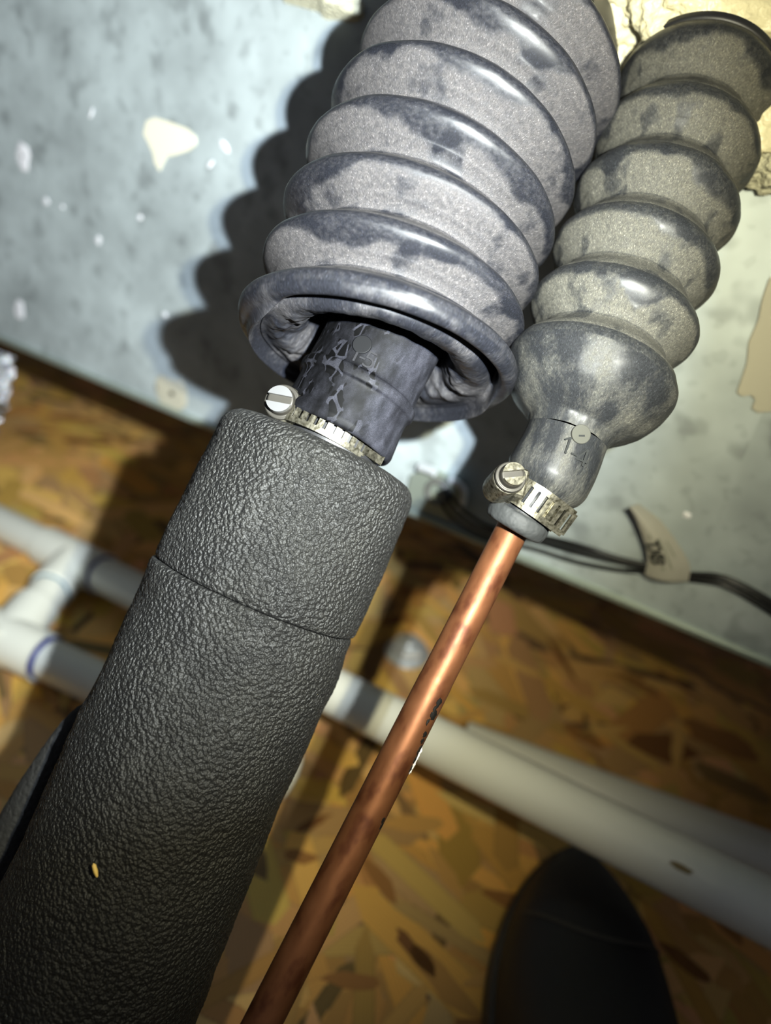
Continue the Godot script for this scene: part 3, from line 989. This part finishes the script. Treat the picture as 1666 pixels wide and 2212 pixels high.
# ---------------------------------------------------------------- wiring
func build_wires() -> void:
	var o := thing("wire_harness", "three black wires leaving the bracket bushing and running right along the cabinet's bottom", "wires", Vector3(-0.11768, 0.17078, -0.29000))
	part(o, "wire", tube([Vector3(-0.11359, 0.17901, -0.27800), Vector3(-0.10846, 0.17599, -0.27400), Vector3(-0.10108, 0.16855, -0.27800), Vector3(-0.08818, 0.16373, -0.28400), Vector3(-0.06837, 0.16802, -0.28500), Vector3(-0.04876, 0.17144, -0.28400), Vector3(-0.03067, 0.17398, -0.28500), Vector3(-0.01741, 0.17638, -0.28600), Vector3(-0.00268, 0.17921, -0.28600), Vector3(0.01066, 0.18390, -0.28600), Vector3(0.02367, 0.18277, -0.28600), Vector3(0.03719, 0.17936, -0.28600), Vector3(0.07330, 0.17169, -0.28600), Vector3(0.10644, 0.18065, -0.28600)], 0.0011), M.wire)
	part(o, "wire", tube([Vector3(-0.11608, 0.17620, -0.28000), Vector3(-0.11239, 0.17184, -0.27700), Vector3(-0.10451, 0.16366, -0.28100), Vector3(-0.08941, 0.15885, -0.28650), Vector3(-0.06778, 0.16269, -0.28700), Vector3(-0.04790, 0.16478, -0.28700), Vector3(-0.02970, 0.16894, -0.28700), Vector3(-0.01680, 0.17372, -0.28700), Vector3(-0.00220, 0.17723, -0.28700), Vector3(0.01148, 0.18118, -0.28700), Vector3(0.02486, 0.17929, -0.28700), Vector3(0.03845, 0.17589, -0.28700), Vector3(0.07502, 0.16771, -0.28700), Vector3(0.10806, 0.17748, -0.28700)], 0.0010), M.wire)
	part(o, "wire", tube([Vector3(-0.11226, 0.17965, -0.27900), Vector3(-0.10686, 0.17757, -0.27600), Vector3(-0.09960, 0.17086, -0.28000), Vector3(-0.08567, 0.16806, -0.28150), Vector3(-0.06406, 0.17340, -0.28200), Vector3(-0.04516, 0.17679, -0.28150), Vector3(-0.02905, 0.17723, -0.28300), Vector3(-0.01769, 0.17874, -0.28400), Vector3(-0.00309, 0.18098, -0.28500), Vector3(0.01013, 0.18581, -0.28500), Vector3(0.02294, 0.18505, -0.28500), Vector3(0.03616, 0.18221, -0.28500), Vector3(0.07192, 0.17488, -0.28500), Vector3(0.10509, 0.18326, -0.28500)], 0.0010), M.wire)
	# folded bracket with its bushing
	var b := thing("wire_bracket", "small bright folded metal bracket with a grey bushing under the large boot", "bracket", Vector3(-0.12275, 0.17004, -0.29000))
	part(b, "plate", slab([Vector3(-0.13562, 0.17528, -0.28900), Vector3(-0.12585, 0.18212, -0.28900), Vector3(-0.10843, 0.18129, -0.28900), Vector3(-0.10492, 0.16600, -0.28900), Vector3(-0.11108, 0.15992, -0.28900), Vector3(-0.13614, 0.15827, -0.28900)], Vector3(0, 0, 1), 0.003), M.hem)
	part(b, "lip", tube([Vector3(-0.13024, 0.18312, -0.28300), Vector3(-0.12595, 0.18351, -0.28300), Vector3(-0.12133, 0.18328, -0.28300)], 0.0022, 20, 0.001), M.plated)
	part(b, "lip", tube([Vector3(-0.11382, 0.18208, -0.28400), Vector3(-0.10931, 0.18187, -0.28400), Vector3(-0.10600, 0.18019, -0.28400), Vector3(-0.10505, 0.17462, -0.28500), Vector3(-0.10593, 0.16817, -0.28600)], 0.0018, 20, 0.001), M.plated)
	var c: Vector3 = Vector3(-0.11905, 0.17261, -0.28600)
	part(b, "bushing", lathe(c, Vector3(0, 0, 1), fine_profile([Vector2(0.0070, -0.003), Vector2(0.0070, 0.001), Vector2(0.0064, 0.0026), Vector2(0.0056, 0.0030), Vector2(0.0048, 0.0026), Vector2(0.0045, 0.0010), Vector2(0.0045, -0.002)], 0.0004), 48), M.grommet)
	part(b, "bushing_core", lathe(c, Vector3(0, 0, 1), [Vector2(0.0046, -0.003), Vector2(0.0046, -0.0005), Vector2(0.00001, -0.0005)], 32), M.black_rubber)
	# paper flag wrapped round the wires
	var l := thing("wire_label", "white paper flag label wrapped on the black wires, printed TXB in black", "label", Vector3(-0.01557, 0.18622, -0.29000))
	var pl := []
	var rows := 26
	var pos := PackedVector3Array()
	var uvs := PackedVector2Array()
	var left := smooth_line([Vector3(-0.03230, 0.20649, -0.27400), Vector3(-0.02773, 0.20057, -0.27600), Vector3(-0.02260, 0.19251, -0.27800), Vector3(-0.01856, 0.18419, -0.27950), Vector3(-0.01718, 0.17505, -0.28100)], 0.0002)
	var right := smooth_line([Vector3(-0.02954, 0.20556, -0.28000), Vector3(-0.01958, 0.20098, -0.28200), Vector3(-0.01044, 0.19381, -0.28300), Vector3(-0.00255, 0.18552, -0.28400), Vector3(-0.00069, 0.17843, -0.28400)], 0.0002)
	for side in 2:
		for i in rows:
			var k := float(i if side == 0 else rows - 1 - i) / (rows - 1)
			var a := left[int(k * (left.size() - 1))]
			var c2 := right[int(k * (right.size() - 1))]
			for j in 9:
				var x := j / 8.0
				var bow := Vector3(0, 0, 0.0030 * sin(PI * x)) - Vector3(0, 0, 0.0005 * side)
				pos.append(a.lerp(c2, x) + bow)
				uvs.append(Vector2(x, k))
	part(l, "paper", grid(pos, rows * 2, 9, false, uvs, Vector3(0, 0, 1)), M.paper)
	# the print follows the flag
	var at := func(k: float, x: float) -> Array:
		var a := left[int(k * (left.size() - 1))]
		var c2 := right[int(k * (right.size() - 1))]
		var a2 := left[int((k + 0.06) * (left.size() - 1))]
		var c3 := right[int((k + 0.06) * (right.size() - 1))]
		var p := a.lerp(c2, x) + Vector3(0, 0, 0.0030 * sin(PI * x) + 0.0002)
		var along := (a2.lerp(c3, x) - a.lerp(c2, x)).normalized()
		var ac := (c2 - a) + Vector3(0, 0, 0.0030 * PI * cos(PI * x))
		var n := along.cross(ac).normalized()
		if n.z < 0: n = -n
		return [p, along, n]
	var k0 := 0.54
	for g in ["T", "X", "B"]:
		var q: Array = at.call(k0, 0.30)
		part(l, "printed_letter", letters(g, q[0], q[1], q[2], 0.0058, 0.0003, 800), M.ink)
		k0 += 0.10
	for k in [[0.40, 0.36, 0.05], [0.45, 0.62, 0.18], [0.62, 0.62, 0.22], [0.50, 0.78, 0.2]]:
		var p0: Array = at.call(k[0], k[1])
		var p1: Array = at.call(k[0] + k[2], k[1])
		part(l, "printed_line", tube([p0[0], (p0[0] + p1[0]) * 0.5 + p0[2] * 0.0001, p1[0]], 0.00035, 6, 0.001), M.ink_pale)
	var dq: Array = at.call(0.84, 0.42)
	part(l, "printed_dot", disc_on(dq[0], dq[2], 0.0009, 0.0002, 16), M.ink_pale)

# ---------------------------------------------------------------- drain pipes
func pipe_run(o: Node3D, called: String, a: Vector3, b: Vector3, r: float, m: Material) -> void:
	var ln := a.distance_to(b)
	part(o, called, lathe(a, b - a, [Vector2(r * 0.86, 0.002), Vector2(r * 0.86, 0), Vector2(r * 0.98, 0), Vector2(r, 0.0006), Vector2(r, ln * 0.33), Vector2(r, ln * 0.66), Vector2(r, ln - 0.0006), Vector2(r * 0.98, ln), Vector2(r * 0.86, ln), Vector2(r * 0.86, ln - 0.002)], 56), m)

func socket(o: Node3D, a: Vector3, b: Vector3, r: float) -> void:
	var ln := a.distance_to(b)
	part(o, "socket", lathe(a, b - a, fine_profile([Vector2(r * 0.92, 0.0), Vector2(r * 0.99, 0.0006), Vector2(r, 0.002), Vector2(r, ln * 0.5), Vector2(r, ln - 0.002), Vector2(r * 0.99, ln - 0.0006), Vector2(r * 0.84, ln)], 0.0015), 56), M.pvc)

func ring(o: Node3D, at: Vector3, axis: Vector3, r: float, wide: float, m: Material) -> void:
	part(o, "cement_ring", lathe(at, axis, fine_profile([Vector2(r * 0.97, -wide), Vector2(r * 1.035, -wide * 0.6), Vector2(r * 1.045, 0), Vector2(r * 1.02, wide * 0.7), Vector2(r * 0.97, wide)], 0.0005), 56), m)

func build_drain() -> void:
	var a: Vector3 = Vector3(-0.52044, 0.01800, -0.24624)
	var e: Vector3 = Vector3(0.10949, 0.08594, -0.23413)
	var tee: Vector3 = Vector3(-0.37693, 0.01800, -0.26879)
	var ax := (e - tee).normalized()
	a = tee - ax * 0.30
	var o := thing("drain_pipe", "long white drain pipe with a tee and blue cement rings at the left", "pipe", tee)
	var r := 0.0126
	pipe_run(o, "pipe", a, tee, r, M.pvc)
	pipe_run(o, "pipe", tee, e + ax * 0.2, r, M.pvc)
	socket(o, tee - ax * 0.036, tee + ax * 0.031, r * 1.17)
	ring(o, tee + ax * 0.0315, ax, r * 1.03, 0.0021, M.primer)
	# branch towards the lower left
	var bend: Vector3 = Vector3(-0.33963, 0.01800, -0.18934)
	var bx := (bend - tee).normalized()
	socket(o, tee, tee + bx * 0.036, r * 1.16)
	ring(o, tee + bx * 0.0365, bx, r * 1.02, 0.0011, M.primer_thin)
	pipe_run(o, "pipe", tee + bx * 0.02, bend, r, M.pvc)
	# lower fitting and its run behind the insulation
	var far: Vector3 = Vector3(-0.16173, 0.01800, -0.21411)
	var lx := (far - bend).normalized()
	socket(o, bend - lx * 0.06, bend + lx * 0.030, r * 1.2)
	socket(o, bend - bx * 0.034, bend + bx * 0.01, r * 1.18)
	ring(o, bend + lx * 0.0305, lx, r * 1.03, 0.0030, M.primer)
	pipe_run(o, "pipe", bend, far, r, M.pvc)
	socket(o, far - lx * 0.02, far + lx * 0.02, r * 1.17)
	# scuff on the long run
	var sp: Vector3 = Vector3(0.03726, 0.09177, -0.22437)
	var near := tee + ax * (sp - tee).dot(ax)
	var nn := (sp - near).normalized()
	part(o, "brown_scuff", lump(near + nn * r, ax * 0.0038, ax.cross(nn) * 0.0011, nn * 0.0003, 31, 0.9, 1.6, 16), mat("brown scuff", Color(0.55, 0.48, 0.33), 0.7))
	var p2 := thing("drain_pipe", "second white pipe lying just behind the long drain pipe at the right", "pipe", Vector3(0.08177, 0.01800, -0.33662))
	pipe_run(p2, "pipe", Vector3(-0.07890, 0.01350, -0.29987), Vector3(0.24238, 0.01350, -0.36519), r, M.pvc)

# ---------------------------------------------------------------- floor items
# flakes that stand out of the board's face: long ragged slivers, dark or pale
func lay_strands(board: Node3D) -> void:
	var rng := RandomNumberGenerator.new()
	rng.seed = 12
	var tones := []
	for c in [Color(0.50, 0.33, 0.16), Color(0.62, 0.43, 0.22), Color(0.86, 0.68, 0.39), Color(0.81, 0.62, 0.34), Color(0.75, 0.56, 0.29)]:
		tones.append(mat("wood strand", c, 0.6))
	var shapes := []
	for n in 6:
		var pts := []
		for k in 12:
			var a := TAU * k / 12.0
			var x := signf(cos(a)) * pow(absf(cos(a)), 0.9)
			pts.append(Vector3(x * rng.randf_range(0.72, 1.0) + 0.25 * sin(a) * (1.0 if n % 2 == 0 else -1.0), 0, sin(a) * rng.randf_range(0.55, 1.0)) * 0.5)
		shapes.append(slab(pts, Vector3.UP, 0.0004))
	# seen clearly: [place, length, width, direction, tone]
	var known := [[Vector3(-0.60611, 0.00000, -0.44320), 0.055, 0.024, 0.65, 1], [Vector3(-0.55277, 0.00000, -0.42001), 0.050, 0.016, 0.55, 0], [Vector3(-0.60766, 0.00000, -0.39864), 0.045, 0.014, 0.75, 1], [Vector3(-0.53967, 0.00000, -0.44556), 0.060, 0.016, 0.5, 0], [Vector3(-0.56475, 0.00000, -0.36274), 0.050, 0.012, 0.2, 3], [Vector3(-0.60541, 0.00000, -0.47167), 0.012, 0.060, 0.1, 2], [Vector3(-0.05872, 0.00000, -0.42935), 0.050, 0.008, -0.75, 0], [Vector3(0.01995, 0.00000, -0.46085), 0.040, 0.006, -0.3, 0], [Vector3(-0.02195, 0.00000, -0.36649), 0.030, 0.016, 0.1, 1], [Vector3(0.02173, 0.00000, -0.39056), 0.050, 0.030, 0.3, 0], [Vector3(0.05569, 0.00000, -0.42331), 0.055, 0.030, 0.2, 1], [Vector3(-0.00417, 0.00000, -0.43977), 0.040, 0.012, -0.2, 1], [Vector3(-0.12242, 0.00000, -0.21056), 0.006, 0.030, -0.5, 0], [Vector3(-0.11547, 0.00000, -0.19265), 0.018, 0.010, 0.3, 1], [Vector3(-0.07668, 0.00000, -0.20604), 0.030, 0.010, -0.3, 1], [Vector3(-0.05244, 0.00000, -0.23011), 0.035, 0.010, -0.6, 3], [Vector3(-0.04397, 0.00000, -0.18588), 0.030, 0.009, -0.2, 0], [Vector3(-0.06166, 0.00000, -0.15878), 0.030, 0.009, 0.4, 1], [Vector3(-0.08089, 0.00000, -0.40014), 0.040, 0.012, 0.1, 2], [Vector3(-0.11423, 0.00000, -0.41733), 0.035, 0.010, -0.3, 3], [Vector3(-0.18531, 0.00000, -0.42192), 0.040, 0.016, 0.9, 1], [Vector3(-0.17600, 0.00000, -0.38493), 0.030, 0.012, 0.9, 0], [Vector3(0.07579, 0.00000, -0.29113), 0.030, 0.010, -0.4, 1], [Vector3(0.06373, 0.00000, -0.25788), 0.030, 0.010, -0.3, 0]]
	for n in 110:
		known.append([Vector3(rng.randf_range(-0.62, 0.28), 0, rng.randf_range(-0.72, -0.02)), rng.randf_range(0.030, 0.080), rng.randf_range(0.006, 0.015), rng.randfn(0.1, 0.7), rng.randi_range(2, 4) if rng.randf() < 0.8 else 1])
	for k in known.size():
		var w: Array = known[k]
		var o := MeshInstance3D.new()
		o.name = "wood_strand"
		o.mesh = shapes[k % 6]
		o.material_override = tones[w[4]]
		board.add_child(o, true)
		o.global_transform = Transform3D(Basis(Vector3.UP, w[3]) * Basis.from_scale(Vector3(w[1], 1.0 - 0.5 * (k % 7) / 7.0, w[2])), Vector3(w[0].x, 0.0, w[0].z))

func build_nut() -> void:
	var at: Vector3 = Vector3(-0.14944, 0.00000, -0.35984)
	var o := thing("hex_bolt", "shiny hexagonal bolt head standing on the floor behind the copper pipe", "bolt", at)
	part(o, "washer", lathe(at, Vector3.UP, [Vector2(0.004, 0.0), Vector2(0.0158, 0.0), Vector2(0.0160, 0.0008), Vector2(0.0156, 0.0018), Vector2(0.004, 0.0018)], 48), M.plated)
	var st := SurfaceTool.new()
	st.begin(Mesh.PRIMITIVE_TRIANGLES)
	st.set_smooth_group(-1)
	var lo := []
	var hi := []
	var cap := []
	for k in 6:
		var an := TAU * k / 6.0 + 0.35
		var d := Vector3(cos(an), 0, sin(an))
		lo.append(at + d * 0.0125 + Vector3.UP * 0.0018)
		hi.append(at + d * 0.0125 + Vector3.UP * 0.0085)
		cap.append(at + d * 0.0100 + Vector3.UP * 0.0105)
	var mid := at + Vector3.UP * 0.005
	for k in 6:
		var j := (k + 1) % 6
		face(st, [lo[k], lo[j], hi[j], hi[k]], mid)
		face(st, [hi[k], hi[j], cap[j], cap[k]], mid)
	face(st, cap, mid)
	st.generate_normals()
	part(o, "head", st.commit(), M.plated)
	part(o, "stud", lathe(at, Vector3.UP, [Vector2(0.0050, 0.010), Vector2(0.0050, 0.0125), Vector2(0.0044, 0.0132), Vector2(0.00001, 0.0132)], 24), M.plated)

func build_foil() -> void:
	var at: Vector3 = Vector3(-0.45169, 0.12872, -0.27000)
	var o := thing("foil_scrap", "crumpled shiny foil scrap hanging at the left edge below the cabinet", "foil", at)
	var pos := PackedVector3Array()
	var uvs := PackedVector2Array()
	var nz := noise(77, 0.16, 3)
	var p0: Vector3 = Vector3(-0.44008, 0.16544, -0.25530)
	var px: Vector3 = Vector3(-0.41103, 0.15934, -0.26618)
	var py: Vector3 = Vector3(-0.42179, 0.11608, -0.23264)
	for side in 2:
		for i in 40:
			var k := (i if side == 0 else 39 - i) / 39.0
			for j in 30:
				var x := j / 29.0 * (1.0 - 0.45 * k)
				var h := nz.get_noise_2d(x * 40.0, k * 60.0) * 0.010 - 0.0004 * side
				pos.append(p0 + (px - p0) * x + (py - p0) * k + VIEW_BACK * h)
				uvs.append(Vector2(x, k))
	part(o, "sheet", grid(pos, 80, 30, false, uvs, VIEW_BACK), M.foil)

func build_shoe() -> void:
	var toe: Vector3 = Vector3(-0.00106, 0.01400, -0.27023)
	var back: Vector3 = Vector3(0.02409, 0.01400, -0.19775)
	var ax := back - toe
	ax.y = 0
	ax = ax.normalized()
	var side := ax.cross(Vector3.UP).normalized()
	if side.dot(VIEW_RIGHT) < 0: side = -side
	toe.y = 0
	var o := thing("shoe", "dark shoe on the board floor, toe pointing at the white pipes", "shoe", toe)
	var L := 0.27
	var wide := func(l: float) -> float:      # half width along the shoe
		var x := l / L
		if x < 0.30: return 0.040 * pow(sin(PI * 0.5 * minf(1.0, x / 0.30 + 0.0001)), 0.62)
		return 0.040 - 0.008 * smoothstep(0.30, 0.62, x) + 0.003 * smoothstep(0.7, 0.9, x) - (0.033 * pow(maxf(0.0, (x - 0.9) / 0.1), 2.2))
	var bendc := func(l: float) -> float: return 0.004 * sin(l / L * PI)
	var rows := 90
	var cols := 33
	var pos := PackedVector3Array()
	var uvs := PackedVector2Array()
	var C := PackedVector3Array()
	for i in rows:
		var l := L * pow(float(i) / (rows - 1), 1.3)
		var hw: float = wide.call(l) * 0.93
		var c: Vector3 = toe + ax * (l + 0.003) + side * bendc.call(l)
		var top := 0.020 + 0.026 * sqrt(minf(1.0, l / 0.045)) + 0.040 * smoothstep(0.06, 0.19, l)
		C.append(c + Vector3.UP * 0.02)
		for j in cols:
			var a := PI * j / (cols - 1)
			var x := -cos(a)
			pos.append(c + side * (hw * signf(x) * pow(absf(x), 0.8)) + Vector3.UP * (0.012 + (top - 0.012) * pow(sin(a), 0.72)))
			uvs.append(Vector2(float(j) / cols, float(i) / rows))
	part(o, "upper", grid(pos, rows, cols, false, uvs, Vector3.UP, C), M.shoe)
	pos = PackedVector3Array()
	uvs = PackedVector2Array()
	C = PackedVector3Array()
	for i in rows:
		var l := L * pow(float(i) / (rows - 1), 1.3)
		var hw: float = wide.call(l)
		var c: Vector3 = toe + ax * l + side * bendc.call(l)
		C.append(c + Vector3.UP * 0.008)
		var prof := [Vector2(-0.90, 0.0), Vector2(-0.98, 0.001), Vector2(-1.0, 0.003), Vector2(-1.0, 0.013), Vector2(-0.98, 0.0155), Vector2(-0.93, 0.0165), Vector2(-0.85, 0.0165), Vector2(0.85, 0.0165), Vector2(0.93, 0.0165), Vector2(0.98, 0.0155), Vector2(1.0, 0.013), Vector2(1.0, 0.003), Vector2(0.98, 0.001), Vector2(0.90, 0.0)]
		for j in prof.size():
			pos.append(c + side * hw * prof[j].x + Vector3.UP * prof[j].y)
			uvs.append(Vector2(float(j) / 13.0, float(i) / rows))
	part(o, "sole", grid(pos, rows, 14, false, uvs, Vector3.UP, C), M.sole)
	# toe cap seam
	var seam := []
	for k in 13:
		var x := lerpf(-0.9, 0.9, k / 12.0)
		var l := 0.060 - 0.012 * x * x
		var hw: float = wide.call(l) * 0.93
		var top := 0.020 + 0.026 * sqrt(minf(1.0, l / 0.045)) + 0.040 * smoothstep(0.06, 0.19, l)
		seam.append(toe + ax * (l + 0.003) + side * (hw * x + bendc.call(l)) + Vector3.UP * (0.0122 + (top - 0.012) * pow(sqrt(1.0 - pow(absf(x), 2.5)), 0.72)))
	part(o, "toe_seam", tube(seam, 0.0009, 8, 0.003), M.sole)

func build_straw() -> void:
	var at: Vector3 = Vector3(-0.09434, 0.16794, -0.06420)
	var o := thing("straw_bit", "tiny yellow straw bit lying on the dark lower foam sleeve", "straw", at)
	var d := (VIEW_UP * 0.9 - VIEW_RIGHT * 0.25).normalized()
	part(o, "stalk", lathe(at - d * 0.0018, d, [Vector2(0.00001, 0), Vector2(0.0003, 0.0003), Vector2(0.00055, 0.0015), Vector2(0.0005, 0.003), Vector2(0.00001, 0.0036)], 10), M.straw)

# ---------------------------------------------------------------- the flash
func flash(called: String, at: Vector3, aim: Vector3, tint: Color, energy: float, size: float, mouth: float, deep: float) -> void:
	var l := AreaLight3D.new()
	l.name = called
	l.area_size = Vector2(size, size)
	l.light_color = tint
	l.light_energy = energy
	l.area_range = 5.0
	l.area_attenuation = 2.0
	l.shadow_enabled = true
	add_child(l)
	l.look_at_from_position(at, aim, Vector3.UP)
	var d := (aim - at).normalized()
	var o := thing("flash_cup", "small black reflector cup of the camera flash, " + ("deep and cool" if deep > 0.005 else "shallow and warm"), "camera flash", at)
	part(o, "cup", lathe(at, d, [Vector2(mouth + 0.0006, -0.002), Vector2(mouth + 0.0006, deep), Vector2(mouth, deep), Vector2(mouth, -0.0008), Vector2(0.00001, -0.0008)], 40), mat("matt black", Color(0.02, 0.02, 0.02), 0.9))
	part(o, "emitter", cbox(Vector3(size, size, 0.0003), 0.00005, Transform3D(l.basis, at - d * 0.0004)), emitter(tint))

func emitter(tint: Color) -> StandardMaterial3D:
	var m := mat("flash diode", Color(0.9, 0.9, 0.8), 0.5)
	m.emission_enabled = true
	m.emission = tint
	m.emission_energy_multiplier = 0.5
	return m

# ---------------------------------------------------------------- the scene
func _ready() -> void:
	var cam := Camera3D.new()
	cam.name = "camera"
	add_child(cam)
	cam.transform = Transform3D(Basis(VIEW_RIGHT, VIEW_UP, VIEW_BACK), CAM)
	cam.keep_aspect = Camera3D.KEEP_HEIGHT
	var lens := CameraAttributesPhysical.new()
	lens.frustum_focal_length = 12.0 / (1106.0 / 1550.0)
	lens.frustum_focus_distance = 0.188
	lens.frustum_near = 0.005
	lens.frustum_far = 20.0
	lens.exposure_aperture = 4.0
	cam.attributes = lens
	cam.fov = rad_to_deg(2.0 * atan(1106.0 / 1550.0))
	cam.near = 0.005
	cam.far = 20.0
	var we := WorldEnvironment.new()
	we.name = "environment"
	var env := Environment.new()
	env.background_mode = Environment.BG_COLOR
	env.background_color = Color(0.20, 0.21, 0.23)
	env.background_energy_multiplier = 1.9
	env.tonemap_mode = Environment.TONE_MAPPER_LINEAR
	env.tonemap_exposure = 1.2
	env.sdfgi_enabled = true
	env.ssao_enabled = true
	env.ssil_enabled = true
	we.environment = env
	add_child(we)
	# the phone's flash: two small emitters in cups, a cool hot spot and a warmer, wider spill
	var at := CAM + Vector3(0.02743, 0.02035, -0.02720)
	flash("flash_cool", at, Vector3(-0.23730, 0.25902, -0.21854), Color(0.90, 0.95, 1.0), 0.36, 0.0034, 0.0041, 0.0066)
	flash("flash_warm", at + Vector3(0.00519, 0.00265, -0.00437), Vector3(-0.21909, 0.26545, -0.23200), Color(1.0, 0.97, 0.82), 0.165, 0.0034, 0.0031, 0.0032)

	materials()
	var floor_piece := MeshInstance3D.new()
	floor_piece.name = "floor"
	floor_piece.mesh = cbox(Vector3(3.0, 0.04, 3.0), 0.001, Transform3D(Basis.IDENTITY, Vector3.ZERO))
	floor_piece.position = Vector3(-0.1, -0.02, -0.3)
	floor_piece.material_override = M.osb
	add_child(floor_piece)
	floor_piece.set_meta("kind", "structure")
	floor_piece.set_meta("label", "brown oriented strand board floor under the pipes")
	floor_piece.set_meta("category", "floor")
	lay_strands(floor_piece)
	build_cabinet()
	build_insulation()
	build_big_boot()
	build_small_boot()
	build_copper()
	build_drain()
	build_shoe()
	build_putty()
	# clamps
	var c1 := thing("hose_clamp", "bright steel hose clamp half buried between the spotted neck and the foam", "hose clamp", Vector3(-0.10223, 0.25396, -0.15716))
	var ax1: Vector3 = (Vector3(-0.09946, 0.27326, -0.17628) - Vector3(-0.09916, 0.25140, -0.15642)).normalized()
	build_clamp(c1, Vector3(-0.10123, 0.25048, -0.15477), ax1, 0.0152, 0.0075, 2.75, 0.85, 0.004, 0.0044, VIEW_BACK + VIEW_UP * 0.15 - VIEW_RIGHT * 0.1, Vector3(-0.10860, 0.26127, -0.14309), 0.008, 14, 0.0024)
	var c2 := thing("hose_clamp", "worn steel hose clamp with a slotted free end above the copper pipe", "hose clamp", Vector3(-0.04757, 0.24215, -0.17936))
	var ax2: Vector3 = (Vector3(-0.04402, 0.24956, -0.18118) - Vector3(-0.04663, 0.23966, -0.17433)).normalized()
	build_clamp(c2, Vector3(-0.04534, 0.24315, -0.17661), ax2, 0.0092, 0.0082, 2.9, 1.25, 0.0085, 0.0038, VIEW_BACK + VIEW_UP * 0.25 + VIEW_RIGHT * 0.15, Vector3(-0.04935, 0.25374, -0.16457), 0.0046, 9, 0.0022)
	build_wires()
	build_nut()
	build_foil()
	build_straw()
